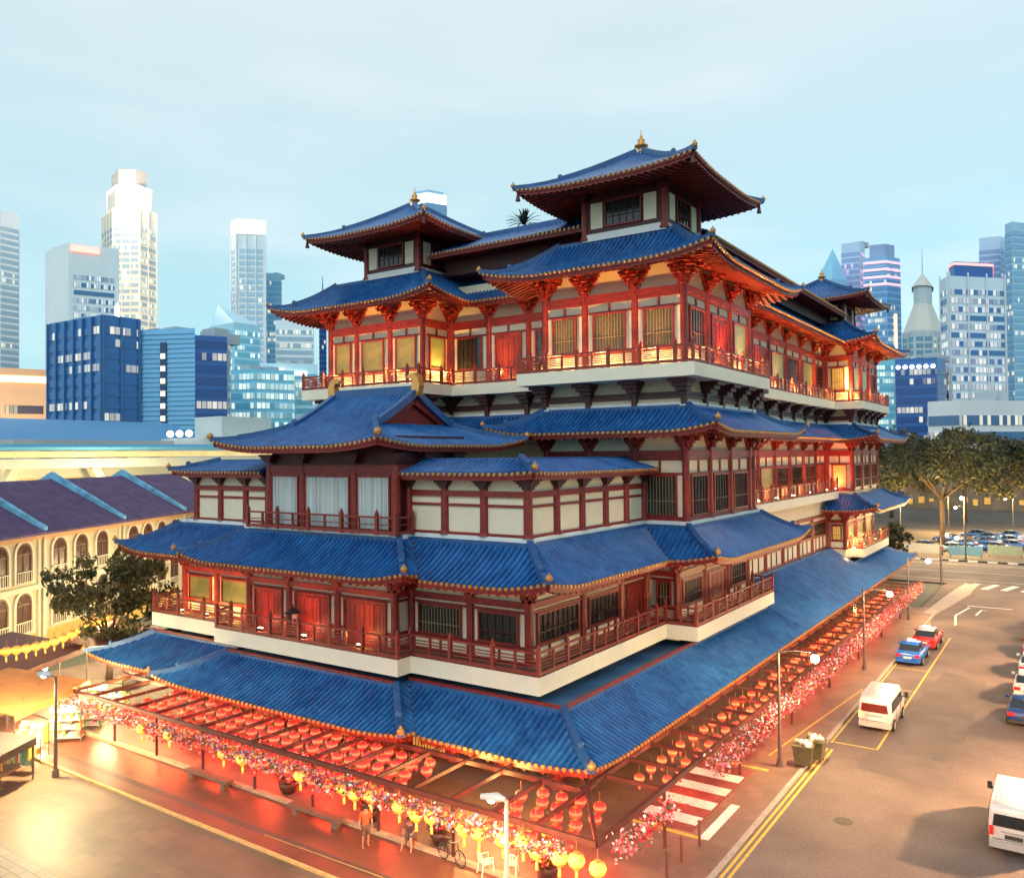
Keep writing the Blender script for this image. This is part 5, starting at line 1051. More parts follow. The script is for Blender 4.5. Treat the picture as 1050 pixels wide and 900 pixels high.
for p_, y, l in ((navy, 23.2, 'navy blue car parked at the near end of the row behind the white van'), (white_, 29.2, 'white car parked between the navy blue car and the pale blue car'), (pale, 35.0, 'pale blue car parked ahead of the white car'), (red2, 40.8, 'dark red car parked ahead of the pale blue car'), (silver, 46.8, 'silver car parked ahead of the dark red car'), (white_, 53, 'white car at the far end of the parked row')):
    sedan(l, p_, (19.15, y, .004), 0, grp='cars parked along the road')
sb = sedan('blue roofed car parked under the rain trees in the car park', paint('park_blue', (.03, .12, .42)), (6.5, 118, 0), R(80), grp='cars in the car park')
for i, (x, y, rz) in enumerate(((1.5, 112, 85), (11, 114.5, 82), (20.5, 121, 84), (6.8, 136, 88), (12, 137, 80), (19, 138, 84), (9.5, 123, 80), (13, 119, 85), (12.3, 127, 80), (16.4, 124, 78), (9.2, 131, 95), (18.5, 117, 85), (15.5, 133, 90), (3.5, 126, 75))): dup(sb, (x, y, 0), R(rz))
sp_ = sedan('pale car parked at the edge of the car park by the blue hoarding', pale, (5.6, 110.5, 0), R(85), grp='pale cars in the car park'); dup(sp_, (20, 125, 0), R(88), 'pale car parked deep in the car park under the far tree')

# ------------------------------------------------------------------ street things
BIN = mat('bin_green', (.11, .095, .045), .55, var=.15); BAG = mat('rubbish_bag', (.62, .58, .52), .6, var=.3, scale=8)
def wheelie(label, loc, rz, seed):
    rnd = random.Random(seed); o = thing('wheelie_bin', label, 'rubbish bin', loc, rz, 'wheelie bins'); o.scale = (.74, .74, .9); b = MB(); k = [(-.5, -.38, .14), (.5, -.38, .14), (.5, .38, .14), (-.5, .38, .14), (-.62, -.46, 1.12), (.62, -.46, 1.12), (.62, .46, 1.12), (-.62, .46, 1.12)]
    b.add(k, [(3, 2, 1, 0), (0, 1, 5, 4), (1, 2, 6, 5), (2, 3, 7, 6), (3, 0, 4, 7), (4, 5, 6, 7)]); lpart('bin_body', b, BIN, o)
    r_ = MB(); 
    for p, q in (((-.64, -.48), (.64, -.48)), ((.64, -.48), (.64, .48)), ((.64, .48), (-.64, .48)), ((-.64, .48), (-.64, -.48))): r_.bar((*p, 1.12), (*q, 1.12), .08, .08)
    lpart('rim', r_, BIN, o)
    for x, y in ((-.42, -.3), (.42, -.3), (-.42, .3), (.42, .3)): w_ = MB(); w_.tube([(x-.04, y, .09), (x+.04, y, .09)], .09, 8); lpart('wheel', w_, RUB, o)
    g = MB()
    for i in range(11): g.ball((rnd.uniform(-.42, .42), rnd.uniform(-.28, .28), 1.16+rnd.uniform(0, .14)), rnd.uniform(.14, .22), 7, 5, .8, rnd.choice([0, 0, 1]))
    lpart('rubbish', g, [BAG, mat('rubbish_grey', (.22, .2, .17), .7, var=.4, scale=9)], o); return o
wheelie('overflowing olive wheelie bin, the nearer of the pair at the kerb', (10.45, 8.5, .13), R(6), 1); wheelie('overflowing olive wheelie bin, the farther of the pair at the kerb', (10.75, 9.6, .13), R(-4), 2)
BOL = mat('bollard_brown', (.13, .05, .04), .5)
bo = thing('bollard', 'thin brown bollard on the pavement corner beside the zebra stripes', 'bollard', (9.27, -2.1, .12), 0, 'bollards'); b = MB(); b.cyl((0, 0), .055, .055, 0, .9, 8); lpart('post', b, BOL, bo); b = MB(); b.ball((0, 0, .93), .075, 8, 5); lpart('cap', b, BOL, bo)
for y in (-3.75, -5.1): dup(bo, (9.2, y, .12))
# plastic chairs
PLW = mat('white_plastic', (.75, .70, .55), .4, var=.05)
def chair(label, loc, rz):
    o = thing('plastic_chair', label, 'chair', loc, rz, 'plastic chairs'); b = MB(); b.box(-.23, -.22, .42, .23, .22, .45); lpart('seat', b, PLW, o)
    for x in (-.2, .2):
        b = MB(); b.tube([(x*1.15, -.24, 0), (x, -.2, .43)], [.025, .03], 6); lpart('leg', b, PLW, o); b = MB(); b.tube([(x*1.15, .26, 0), (x, .2, .43)], [.025, .03], 6); lpart('leg', b, PLW, o)
        b = MB(); b.tube([(x*1.12, -.2, .44), (x*1.15, -.2, .64), (x*1.1, .2, .66)], .022, 6); lpart('armrest', b, PLW, o)
    b = MB(); b.tube([(-.21, .21, .44), (-.21, .27, .78), (-.12, .29, .86), (.12, .29, .86), (.21, .27, .78), (.21, .21, .44)], .03, 6)
    for x in (-.1, 0, .1): b.bar((x, .22, .45), (x, .285, .85), .05, .02)
    lpart('backrest', b, PLW, o); return o
chair('white plastic chair on the plaza beside the cream lamp post', (3.45, -7.45+-.9, .06), R(150)); chair('white plastic chair half behind the cream lamp post', (4.35, -8.0, .12), R(205))
# bicycle
BK = mat('bicycle_black', (.03, .03, .03), .4); o = thing('bicycle', 'dark bicycle leaning by the planters at the plaza kerb', 'bicycle', (1.9, -8.45, .06), R(-12))
for x in (-.5, .52):
    b = MB(); n = 20; b.tube([(x+.31*math.cos(t), 0, .33+.31*math.sin(t)) for t in [2*math.pi*k/n for k in range(n+1)]], .022, 5, cap=False); w_ = lpart('wheel', b, RUB, o)
    b = MB()
    for k in range(6): t = math.pi*k/6; b.tube([(x-.3*math.cos(t), 0, .33-.3*math.sin(t)), (x+.3*math.cos(t), 0, .33+.3*math.sin(t))], .005, 3)
    lpart('spokes', b, RIM, w_)
b = MB()
for p in ([(-.5, 0, .33), (-.08, 0, .3), (-.2, 0, .82), (-.5, 0, .33)], [(-.08, 0, .3), (.38, 0, .76), (-.18, 0, .74)], [(.52, 0, .33), (.36, 0, .9)]): b.tube(p, .022, 6)
lpart('frame', b, BK, o); b = MB(); b.box(-.34, -.07, .84, -.08, .07, .9); lpart('saddle', b, BK, o); b = MB(); b.tube([(.28, -.26, .95), (.38, 0, .93), (.28, .26, .95)], .016, 5); lpart('handlebar', b, RIM, o)
# people
SKIN = mat('skin', (.42, .22, .14), .55, var=.05); HAIRM = mat('hair', (.02, .015, .012), .6)
def person(label, loc, rz, joints, edges, rad, shirt, shorts, top_rng, leg_rng):
    o = thing('person', label, 'person', loc, rz)
    def skin(name, idx, rr, m_, par, ed):
        me = bpy.data.meshes.new(name); mp_ = {j: i for i, j in enumerate(idx)}; me.from_pydata([joints[j] for j in idx], [(mp_[a], mp_[b_]) for a, b_ in ed if a in mp_ and b_ in mp_], []); me.materials.append(m_)
        ob = lpart(name, me, None, par); md = ob.modifiers.new('skin', 'SKIN'); sv = me.skin_vertices[0].data if me.skin_vertices else None
        if sv is None:
            bm = bmesh.new(); bm.from_mesh(me); bm.verts.layers.skin.verify(); bm.to_mesh(me); bm.free(); sv = me.skin_vertices[0].data
        for i, j in enumerate(idx): sv[i].radius = (rr(j), rr(j))
        sv[0].use_root = True; ob.modifiers.new('sub', 'SUBSURF').levels = 2; ob.modifiers['sub'].render_levels = 2; return ob
    body = skin('body', list(joints), lambda j: rad[j], SKIN, o, edges)
    skin('shirt', top_rng, lambda j: rad[j]*1.18+.012, shirt, o, edges); skin('shorts', leg_rng, lambda j: rad[j]*1.15+.012, shorts, o, edges)
    hd = joints['head']; h = MB(); h.ball((hd[0], hd[1]+.012, hd[2]+.035), .108, 10, 7, 1.0); lpart('hair', h, HAIRM, o, True)
    f = MB(); f.ball((hd[0], hd[1]-.105, hd[2]-.01), .018, 6, 4); lpart('nose', f, SKIN, o, True)
    return o
J = dict(pelvis=(0, 0, .92), belly=(0, 0, 1.06), chest=(0, -.01, 1.28), neck=(0, 0, 1.46), head=(0, -.02, 1.58), headtop=(0, -.02, 1.66), ls=(-.17, 0, 1.40), le=(-.24, .02, 1.12), lw=(-.24, -.08, .88), lh=(-.24, -.11, .79), rs=(.17, 0, 1.40), re=(.24, .02, 1.12), rw=(.24, -.1, .90), rh=(.24, -.14, .81), lhip=(-.09, 0, .86), lk=(-.11, -.06, .49), la=(-.12, .03, .09), lt=(-.13, -.13, .04), rhip=(.09, 0, .86), rk=(.12, .03, .49), ra=(.13, .16, .12), rtoe=(.14, .02, .04))
E_ = [('pelvis', 'belly'), ('belly', 'chest'), ('chest', 'neck'), ('neck', 'head'), ('head', 'headtop'), ('chest', 'ls'), ('ls', 'le'), ('le', 'lw'), ('lw', 'lh'), ('chest', 'rs'), ('rs', 're'), ('re', 'rw'), ('rw', 'rh'), ('pelvis', 'lhip'), ('lhip', 'lk'), ('lk', 'la'), ('la', 'lt'), ('pelvis', 'rhip'), ('rhip', 'rk'), ('rk', 'ra'), ('ra', 'rtoe')]
RD_ = dict(pelvis=.13, belly=.12, chest=.13, neck=.055, head=.095, headtop=.07, ls=.06, le=.042, lw=.03, lh=.035, rs=.06, re=.042, rw=.03, rh=.035, lhip=.085, lk=.055, la=.038, lt=.035, rhip=.085, rk=.055, ra=.038, rtoe=.035)
person('person in a bright orange shirt walking across the plaza past the lanterns', (-1.7, -9.35, .06), R(60), J, E_, RD_, mat('orange_shirt', (.75, .09, .03), .8, var=.08), mat('brown_shorts', (.14, .07, .05), .8), ['chest', 'belly', 'pelvis', 'ls', 'le', 'rs', 're'], ['pelvis', 'lhip', 'lk', 'rhip', 'rk'])
J2 = dict(J); J2.update(pelvis=(0, 0, .50), belly=(0, -.03, .64), chest=(0, -.10, .86), neck=(0, -.14, 1.03), head=(0, -.18, 1.14), headtop=(0, -.18, 1.22), ls=(-.17, -.1, .97), le=(-.24, -.2, .72), lw=(-.18, -.4, .66), lh=(-.14, -.47, .66), rs=(.17, -.1, .97), re=(.24, -.2, .72), rw=(.18, -.4, .66), rh=(.14, -.47, .66), lhip=(-.1, -.04, .48), lk=(-.16, -.46, .50), la=(-.2, -.5, .09), lt=(-.22, -.64, .04), rhip=(.1, -.04, .48), rk=(.16, -.46, .50), ra=(.2, -.5, .09), rtoe=(.22, -.64, .04))
person('person in a dark top sitting on the kerb block between the planters', (-.3, -8.25, .06), R(20), J2, E_, RD_, mat('dark_shirt', (.12, .05, .05), .8), mat('grey_shorts', (.12, .1, .1), .8), ['chest', 'belly', 'pelvis', 'ls', 'le', 'rs', 're'], ['pelvis', 'lhip', 'lk', 'rhip', 'rk'])
o = thing('stool', 'low wooden stool carrying the sitting person at the kerb', 'stool', (-.3, -8.25, .06), R(20)); b = MB(); b.box(-.2, -.16, .34, .2, .18, .38); lpart('seat', b, DOORR, o)
for x in (-.16, .16):
    for y in (-.12, .14): b = MB(); b.box(x-.02, y-.02, 0, x+.02, y+.02, .34); lpart('leg', b, DOORR, o)
# benches at the plaza edge
STN = mat('bench_stone', (.16, .10, .07), .7, var=.15)
for i, x in ((0, -12.6), (2, -5.2)):
    o = thing('stone_bench', ('long stone bench in front of the garlands, first from the market racks', 'long stone bench in the middle of the three before the lanterns', 'long stone bench close to the person in the orange shirt')[i], 'bench', (x, -8.75, .06), R(0), 'stone benches'); b = MB(); b.box(-1.6, -.2, .30, 1.6, .2, .42); lpart('seat', b, STN, o)
    for s in (-1.2, 1.2): b = MB(); b.box(s-.15, -.15, 0, s+.15, .15, .30); lpart('leg', b, STN, o)
# road side furniture far off
o = thing('traffic_light', 'thin traffic light pole at the junction beyond the flowers', 'traffic light', (8.6, 76, .1)); b = MB(); b.cyl((0, 0), .08, .06, 0, 4.2, 8); lpart('post', b, METG, o); b = MB(); b.box(-.18, -.2, 3.1, .18, .1, 4.2); lpart('signal_head', b, TRIM, o); b = MB(); b.ball((0, -.2, 3.9), .12, 8, 5); lpart('red_lamp', b, TAIL, o)
for i, (x, y, c, l) in enumerate(((8.5, 103, (.12, .26, .34), 'light blue hoarding panel at the edge of the car park'), (13.2, 106.5, (.24, .30, .22), 'green hoarding panel beside the blue one at the car park'), (3.0, 104, (.5, .48, .4), 'pale hoarding panel on the far kerb by the big tree'))):
    o = thing('hoarding', l, 'hoarding', (x, y, 0)); b = MB(); b.box(-2.2, -.06, .35, 2.2, .06, 1.7); lpart('panel', b, mat('hoarding_%d' % i, c, .6), o)
    for s in (-2, 2): b = MB(); b.box(s-.06, .065, 0, s+.06, .18, 1.8); lpart('post', b, METG, o)
# stone lantern on the first floor balcony, potted palm on the roof
o = thing('stone_lantern', 'small dark pagoda shaped lantern standing on the porch balcony', 'stone lantern', (-14.6, -1.9, 5.4)); b = MB(); b.lathe((0, 0, 0), [(.3, 0), (.3, .15), (.12, .22), (.12, .8), (.28, .9), (.28, 1.0)], 8); lpart('base', b, TRIM, o); b = MB(); b.box(-.2, -.2, 1.0, .2, .2, 1.4); lpart('light_box', b, TRIM, o); b = MB(); b.lathe((0, 0, 1.4), [(.5, 0), (.2, .2), (.07, .3), (.05, .5)], 6); lpart('roof', b, TRIM, o)
o = thing('palm', 'dark palm plant showing above the gallery roof between the two pavilions', 'palm', (-13.9, 21, 29.15)); b = MB(); b.tube([(0, 0, 0), (.1, 0, 4.6)], [.16, .1], 7); lpart('trunk', b, BARK, o)
b = MB(); rnd = random.Random(4)
for i in range(26):
    a = rnd.uniform(0, 6.28); el_ = rnd.uniform(.35, 1.4); pr = None
    for k in range(7):
        f = k/6; rr = 1.9*f*math.cos(el_); z = 4.6+1.9*f*math.sin(el_)-.7*f*f; p = Vector((math.cos(a)*rr, math.sin(a)*rr, z)); sd_ = Vector((-math.sin(a), math.cos(a), 0))*.16*(1-f*.8)
        if pr: b.quad(pr[0]-pr[1], pr[0]+pr[1], p+sd_, p-sd_)
        pr = (p, sd_)
lpart('crown', b, LEAVES[0], o)
# ------------------------------------------------------------------ shophouses across the plaza
CREAM = mat('shophouse_wall', (.62, .54, .36), .75, var=.10, scale=.8); CREAMT = mat('shophouse_trim', (.72, .66, .50), .7, var=.06); ROOFP = mat('purple_roof_tile', (.14, .085, .19), .6, var=.25, scale=1.2, bump=.2); PARTY = mat('party_wall_plaster', (.16, .42, .62), .7, var=.35, scale=1.5); SHUT = mat('shutter_cream', (.58, .56, .42), .6, var=.08); WINF = mat('window_frame_brown', (.20, .07, .05), .5)
A0 = (-43.8, -4.2); RZS = R(120)
def arch_pts(w_, h, n=10):
    r_ = w_/2; return [(-r_, 0), (r_, 0)]+[(r_*math.cos(math.pi*k/n), h-r_+r_*math.sin(math.pi*k/n)) for k in range(n+1)]
def arch_mesh(w_, h, y0, y1):
    p = arch_pts(w_, h); n = len(p); m = MB(); m.add([(x, y0, z) for x, z in p]+[(x, y1, z) for x, z in p], [tuple(range(n)), tuple(range(2*n-1, n-1, -1))]+[(i, n+i, n+(i+1) % n, (i+1) % n) for i in range(n)]); return m
def arch_ring(w_, h, t, y0, y1, n=12):
    m = MB(); r_ = w_/2
    def path(r__): return [(-r__, 0)]+[(-r__*math.cos(math.pi*k/n), h-r_+r__*math.sin(math.pi*k/n)) for k in range(n+1)]+[(r__, 0)]
    a, b_ = path(r_), path(r_+t)
    for i in range(len(a)-1): m.add([(a[i][0], y0, a[i][1]), (b_[i][0], y0, b_[i][1]), (b_[i+1][0], y0, b_[i+1][1]), (a[i+1][0], y0, a[i+1][1]), (a[i][0], y1, a[i][1]), (b_[i][0], y1, b_[i][1]), (b_[i+1][0], y1, b_[i+1][1]), (a[i+1][0], y1, a[i+1][1])], [(0, 1, 2, 3), (1, 5, 6, 2), (0, 3, 7, 4)])
    return m
WM = {}
def arch_window(par, x, z, w_, h, lit):
    key = (w_, h, lit)
    if key not in WM:
        g = arch_mesh(w_, h, -.03, .05).mesh('pane', GLASSY if lit else mat('shop_glass', (.10, .06, .04), .25, var=.3))
        f = arch_ring(w_-.12, h-.06, .1, -.10, .02)
        f.box(-.04, -.09, 0, .04, -.03, h-w_/2); f.box(-w_/2, -.09, h-w_/2-.05, w_/2, -.03, h-w_/2+.05)
        for k in range(1, 6): a = math.pi*k/6; f.bar((0, -.06, h-w_/2), (.94*w_/2*math.cos(a), -.06, h-w_/2+.94*w_/2*math.sin(a)), .04, .04)
        r_ = arch_ring(w_+.16, h+.08, .22, -.16, .02)
        s = MB()
        for sx in (-1, 1): s.box(sx*w_*.32-.26, -.14, .06, sx*w_*.32+.26, -.10, .9)
        b = MB(); b.box(-w_/2-.05, -.2, .0, w_/2+.05, -.14, .09); b.box(-w_/2-.05, -.2, .85, w_/2+.05, -.14, .93)
        for k in range(7): q = -w_/2+.1+(w_-.2)*k/6; b.box(q-.03, -.19, .09, q+.03, -.15, .85)
        WM[key] = (g, f.mesh('frame', WINF), r_.mesh('surround', CREAMT), b.mesh('rail', CREAMT))
    g, f, r_, b = WM[key]; o = lpart('window', g, None, par); o.location = (x, 0, z); lpart('frame', f, None, o); lpart('surround', r_, None, o); lpart('guard_rail', b, None, o)
def shophouse(u0, u1, wins, label, lits=()):
    c, s = math.cos(RZS), math.sin(RZS); o = thing('shophouse', label, 'shophouse', (A0[0]+c*u0, A0[1]+s*u0, 0), RZS, 'shophouses'); L = u1-u0; EZ, RZ_, D = 9.75, 13.6, 6.6
    b = MB(); b.box(0, .02, 0, L, 13, EZ); lpart('wall', b, CREAM, o)
    b = MB(); b.box(0, -.22, 5.35, L, .02, 5.62); b.box(0, -.16, 5.62, L, .02, 5.75); lpart('string_course', b, CREAMT, o); b = MB(); b.box(0, -.35, 9.45, L, .02, 9.75); b.box(0, -.2, 9.2, L, .02, 9.45); lpart('cornice', b, mat('cornice_peach', (.66, .40, .22), .7, var=.08), o)
    b = MB(); b.quad((0, -.65, EZ-.02), (L, -.65, EZ-.02), (L, D, RZ_), (0, D, RZ_)); b.quad((0, D, RZ_), (L, D, RZ_), (L, 13.4, EZ), (0, 13.4, EZ)); b.quad((0, -.65, EZ-.02), (0, -.65, EZ-.16), (L, -.65, EZ-.16), (L, -.65, EZ-.02))
    n = int(L/.3)
    for k in range(n): x = (k+.5)*L/n; b.bar((x, -.66, EZ+.03), (x, D, RZ_+.05), .11, .06)
    lpart('roof', b, ROOFP, o)
    b = MB(); pr = [(-.5, EZ+.05), (D, RZ_+.12), (13.2, EZ+.05), (13.2, EZ+.5), (D, RZ_+.75), (-.5, EZ+.45)]; n = len(pr); b.add([(-.2, y, z) for y, z in pr]+[(.24, y, z) for y, z in pr], [tuple(range(n)), tuple(range(2*n-1, n-1, -1))]+[(i, n+i, n+(i+1) % n, (i+1) % n) for i in range(n)]); lpart('party_wall', b, PARTY, o)
    b = MB(); b.box(.3, -.12, 0, .7, .02, 9.2); lpart('pilaster', b, CREAMT, o); b = MB(); b.box(L-.3, -.12, 0, L-.02, .02, 9.2); lpart('pilaster', b, CREAMT, o)
    b = MB(); b.tube([(.15, -.3, 9.5), (.15, -.25, 8.9), (.15, -.2, 0)], .07, 6); lpart('downpipe', b, CREAMT, o)
    for u in wins:
        arch_window(o, u-u0, 6.0, 1.7, 3.05, False); arch_window(o, u-u0, 2.15, 1.7, 3.05, u in lits)
    b = MB(); b.box(.8, -.03, .1, L-.4, .03, 1.9); lpart('shopfront', b, GLASSY, o)
    return o
shophouse(-7.5, 4.5, [-5.6, -2.9, -.2, 2.5], 'cream shophouse with tall arched windows at the picture edge behind the market awnings')
shophouse(4.5, 16, [6.9, 9.9, 13.0], 'cream shophouse with three arched windows rising behind the plaza tree')
shophouse(16, 28, [18.2, 20.9, 23.6, 26.3], 'cream shophouse partly hidden by the white panelled temple wing', (18.2, 20.9))
shophouse(28, 40, [30.2, 32.9, 35.6, 38.2], 'last shophouse of the row, almost hidden behind the temple')
for u in (0, 9, 20): light((A0[0]+math.cos(RZS)*u+6.5, A0[1]+math.sin(RZS)*u+3.6, 4.6), 2200, (1, .74, .38), .4, 'shophouse_fill')  # unseen lights added out in front to brighten the shophouse walls
# second row and the footbridge behind
for i, (u, v, h, l, c) in enumerate(((0, 22, 9.6, 'red brown roofed shophouse behind the front row at the picture edge', (.16, .05, .05)), (12, 23, 10.4, 'red brown roofed shophouse behind the middle of the front row', (.17, .05, .05)), (26, 22, 10.6, 'dark purple roofed shophouse behind the far end of the front row', (.07, .05, .11)))):
    c_, s_ = math.cos(RZS), math.sin(RZS); o = thing('shophouse', l, 'shophouse', (A0[0]+c_*u-s_*v, A0[1]+s_*u+c_*v, 0), RZS, 'shophouses of the second row'); b = MB(); b.box(-5, 0, 0, 5, 9, h); lpart('wall', b, CREAM, o)
    b = MB(); b.quad((-5.3, -.4, h-.1), (5.3, -.4, h-.1), (5.3, 4.5, h+2.6), (-5.3, 4.5, h+2.6)); b.quad((5.3, 9.4, h-.1), (-5.3, 9.4, h-.1), (-5.3, 4.5, h+2.6), (5.3, 4.5, h+2.6)); b.add([(-5, .03, h), (-5, 8.97, h), (-5, 4.5, h+2.4)], [(0, 1, 2)]); b.add([(5, .03, h), (5, 8.97, h), (5, 4.5, h+2.4)], [(0, 2, 1)]); lpart('roof', b, mat('back_roof_%d' % i, c, .6, var=.2), o)
    b = MB(); b.box(-5.3, -.2, h-.1, -4.9, 9.2, h+2.9); lpart('party_wall', b, PARTY, o)
fb = thing('footbridge', 'pale covered footbridge with a light blue roof on white slanted piers behind the shophouses', 'footbridge', (-105, 40, 0))
PBL = mat('bridge_roof_blue', (.16, .46, .64), .5, var=.1); PCR = mat('bridge_cream', (.72, .68, .52), .6, var=.06)
a, b_ = Vector((-118, -4, 0)), Vector((-112, 84, 0)); t = (b_-a).normalized(); nn = Vector((t.y, -t.x, 0))
m = MB(); m.bar(a+Vector((0, 0, 17.1)), b_+Vector((0, 0, 17.4)), 7, .5); m.bar(a+Vector((0, 0, 17.6)), b_+Vector((0, 0, 17.9)), 4, .5); m.build('roof', PBL, fb)
m = MB(); m.bar(a+Vector((0, 0, 14.7)), b_+Vector((0, 0, 15.0)), 5.5, 1.5); m.build('deck', PCR, fb); m = MB(); m.bar(a+Vector((0, 0, 16.2))+nn*2.3, b_+Vector((0, 0, 16.4))+nn*2.3, .1, 1.0); m.build('window_strip', mat('bridge_glow', (.5, .4, .2), .5, emit=(1, .75, .3), es=.5, var=.4, scale=.3), fb)
for f in (.28, .62):
    c_ = a.lerp(b_, f); 
    for s in (-1, 1): m = MB(); m.bar(c_+Vector((0, 0, -.1))+t*s*1.5, c_+Vector((0, 0, 14.2))+t*s*9, 2.2, 1.3); m.build('pier', PCR, fb)
light((-108, 12, 9), 9000, (1, .8, .45), 1, 'bridge_light'); light((-104, 40, 9), 9000, (1, .8, .45), 1, 'bridge_light')
o = thing('market_hall', 'low grey building with a curved light blue metal roof beyond the footbridge', 'building', (-172, 62, 0)); b = MB(); b.prism([(-190, 35), (-150, 45), (-146, 92), (-190, 92)], 0, 19.5); b.build('wall', mat('hall_grey', (.38, .42, .44), .7), o)
b = MB(); pts = []
for k in range(9): f = k/8; pts.append((19.5+5.2*math.sin(math.pi*f)))
for k in range(8): x0, x1 = -190+36*k/8, -190+36*(k+1)/8; b.quad((x0, 36+k*1.1, pts[k]), (x1, 37.1+k*1.1, pts[k+1]), (x1, 90, pts[k+1]), (x0, 90, pts[k])); b.quad((x0, 36+k*1.1, 19.4), (x1, 37.1+k*1.1, 19.4), (x1, 37.1+k*1.1, pts[k+1]), (x0, 36+k*1.1, pts[k]))
b.build('curved_roof', mat('hall_roof_blue', (.07, .26, .50), .45), o)
for k in range(6): b = MB(); y = 47+k*7.5; b.box(-149.8+.6*k, y-2.2, 14, -148.6+.6*k, y+2.2, 17.5); b.build('window', mat('hall_window', (.2, .25, .3), .4, emit=(1, .8, .4), es=.25, var=.5, scale=.2), o)
o = thing('pale_block', 'pale stepped rooftop block below the louvred office tower', 'building', (-150, 86, 0)); b = MB(); b.box(-152, 78, 0, -136, 100, 20); b.box(-148, 84, 20, -138, 98, 25); b.build('wall', mat('block_pale', (.52, .60, .62), .7), o)
for x, y in ((-147, 77), (-143.5, 77), (-140, 77)): b = MB(); b.ball((x, y, 21), .8, 8, 5); b.build('lamp', glowm('lamps', (1, .88, .66), 2.2), o)
o = thing('cream_block', 'low cream building lit from inside under the footbridge', 'building', (-92, 52, 0)); b = MB(); b.box(-128, 30, 0, -121, 86, 14.2); b.build('wall', PCR, o)
for k in range(9): b = MB(); y = 33+k*5.9; b.box(-121, y, 9.6, -120.8, y+4.4, 12.4); b.build('window', GLASSY, o)
# ------------------------------------------------------------------ market stalls and goods on the plaza
def awning(loc, rz, w_, d, z0, z1, m_, label, goods=True):
    o = thing('market_stall', label, 'market stall', loc, rz, 'market stalls'); b = MB(); b.quad((-w_/2, -d/2, z0), (w_/2, -d/2, z0), (w_/2, d/2, z1), (-w_/2, d/2, z1)); b.quad((-w_/2, -d/2, z0), (-w_/2, -d/2-.02, z0-.35), (w_/2, -d/2-.02, z0-.35), (w_/2, -d/2, z0)); b.quad((-w_/2, d/2, z1-.06), (w_/2, d/2, z1-.06), (w_/2, -d/2, z0-.06), (-w_/2, -d/2, z0-.06)); lpart('awning', b, m_, o)
    for x in (-w_/2+.1, w_/2-.1):
        for y, z in ((-d/2+.1, z0), (d/2-.1, z1)): b = MB(); b.cyl((x, y), .05, .05, 0, z, 6); lpart('post', b, METG, o)
    b = MB(); b.box(-w_/2+.4, -d/2+.5, .7, w_/2-.4, -d/2+1.4, .8); lpart('table', b, mat('stall_table', (.3, .2, .12), .7), o)
    return o
AWR = mat('awning_red_brown', (.26, .07, .05), .7, var=.2, scale=.8); AWO = mat('awning_orange', (.62, .22, .06), .7, var=.2, scale=.6); AWD = mat('awning_dark', (.16, .07, .06), .7, var=.2)
awning((-26.6, -11.2, 0), RZS, 6.5, 5, 2.6, 3.3, AWO, 'market stall under a glowing orange awning next to the tall lamp post')
awning((-33.5, -8.2, 0), RZS, 8, 5.5, 3.0, 3.9, AWD, 'market stall under a dark brown awning below the yellow lantern string')
awning((-33.5, -1.0, 0), RZS, 7, 4.5, 2.9, 3.6, AWR, 'market stall under a red awning in front of the plaza tree')
awning((-20.6, -14.6, 0), RZS, 2.6, 2.2, 2.0, 2.3, mat('awning_black', (.04, .03, .03), .7), 'small dark covered stall at the picture edge')
GC = [mat('goods_%d' % i, c, .6, var=.2) for i, c in enumerate(((.7, .15, .1), (.75, .7, .6), (.2, .3, .55), (.75, .5, .12), (.25, .45, .3), (.65, .3, .4)))]
def rack(loc, rz, label, w_=1.5, h=1.8, n=4, seed=0):
    rnd = random.Random(seed); o = thing('goods_rack', label, 'goods rack', loc, rz, 'goods racks'); 
    for x in (-w_/2, w_/2):
        b = MB(); b.box(x-.025, -.3, 0, x+.025, -.25, h); b.box(x-.025, .25, 0, x+.025, .3, h); lpart('side_frame', b, METG, o)
    for k in range(n):
        z = .25+k*(h-.4)/(n-1); b = MB(); b.box(-w_/2, -.3, z, w_/2, .3, z+.03); sh = lpart('shelf', b, PLW, o); g = MB(); x = -w_/2+.05
        while x < w_/2-.15: ww = rnd.uniform(.08, .2); g.box(x, -.26, z+.031, x+ww, rnd.uniform(0, .2), z+.031+rnd.uniform(.12, .32), rnd.randrange(6)); x += ww+.02
        lpart('goods', g, GC, sh)
    return o
rack((-25.6, -7.9, .06), R(40), 'tall white rack of small goods in the row beyond the lamp post', 2.2, 1.9, 5, 1); rack((-27.4, -6.5, .06), R(40), 'rack of white and red goods behind the tall white rack', 2.2, 1.8, 4, 2); rack((-24.2, -9.4, .06), R(40), 'rack of pale goods close behind the lamp post', 1.6, 1.8, 4, 3); rack((-26.3, -5.4, .06), R(35), 'low red rack at the end of the goods row', 1.4, 1.3, 3, 4)
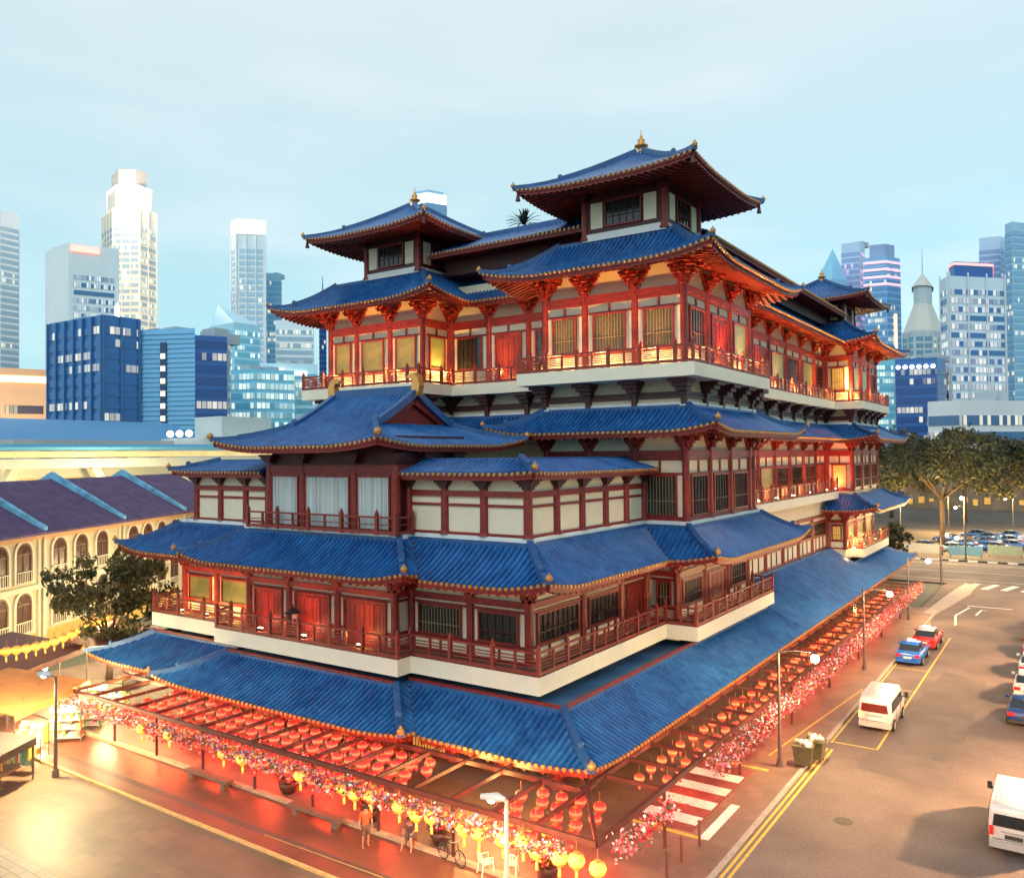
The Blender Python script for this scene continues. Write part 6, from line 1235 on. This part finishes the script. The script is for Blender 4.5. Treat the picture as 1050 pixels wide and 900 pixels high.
def clothes(loc, rz, label, seed):
    rnd = random.Random(seed); o = thing('clothes_rail', label, 'clothes rail', loc, rz, 'clothes rails'); b = MB(); b.tube([(-.8, -.25, 0), (-.8, 0, .1), (-.8, 0, 1.75), (.8, 0, 1.75), (.8, 0, .1), (.8, .25, 0)], .025, 6); lpart('frame', b, METG, o)
    for k in range(12): g = MB(); x = -.7+k*.127; l = rnd.uniform(.8, 1.2); g.add([(x-.03, -.22, 1.6), (x+.03, -.22, 1.6), (x+.03, .22, 1.6), (x-.03, .22, 1.6), (x-.04, -.28, 1.7-l), (x+.04, -.28, 1.7-l), (x+.04, .28, 1.7-l), (x-.04, .28, 1.7-l), (x, 0, 1.73)], [(0, 1, 5, 4), (1, 2, 6, 5), (2, 3, 7, 6), (3, 0, 4, 7), (7, 6, 5, 4), (0, 1, 8), (1, 2, 8), (2, 3, 8), (3, 0, 8)]); lpart('garment', g, GC[rnd.choice([3, 1, 3, 0, 4, 1])], o)
    return o
clothes((-22.6, -12.3, 0), R(25), 'clothes rail with yellow and white garments beneath the orange awning', 1); clothes((-21.6, -13.1, 0), R(25), 'clothes rail in front of the orange awning and beside the lamp post', 2); clothes((-23.6, -11.4, 0), R(25), 'clothes rail deepest beneath the orange awning', 3); clothes((-20.9, -15.0, 0), R(30), 'clothes rail of red garments beside the small dark stall', 4)
for (x, y, z, w_) in ((-24.5, -11.6, 2.3, 1050), (-26.5, -9.8, 2.3, 950), (-31.5, -7, 2.5, 950), (-25.5, -6.6, 2.2, 750), (-32, -2, 2.4, 650)):
    o = thing('hanging_lamp', 'white lamp hanging above the market goods', 'lamp', (x, y, z), 0, 'stall lamps'); b = MB(); b.ball((0, 0, 0), .13, 8, 6); lpart('bulb', b, LAMPC, o); b = MB(); b.cyl((0, 0), .012, .012, .12, .7, 4); lpart('cord', b, METG, o); light((x, y, z-.25), w_, (1, .76, .36), .15, 'stall_lamp_glow')
for i in range(13): f = i/12; o = dup(ly, (-31.2-3.4*f, -10+8.5*f, 4.4-.5*math.sin(math.pi*f)+.3*f), i, 'round yellow lantern in the string above the market awnings', 'lantern string over the market')
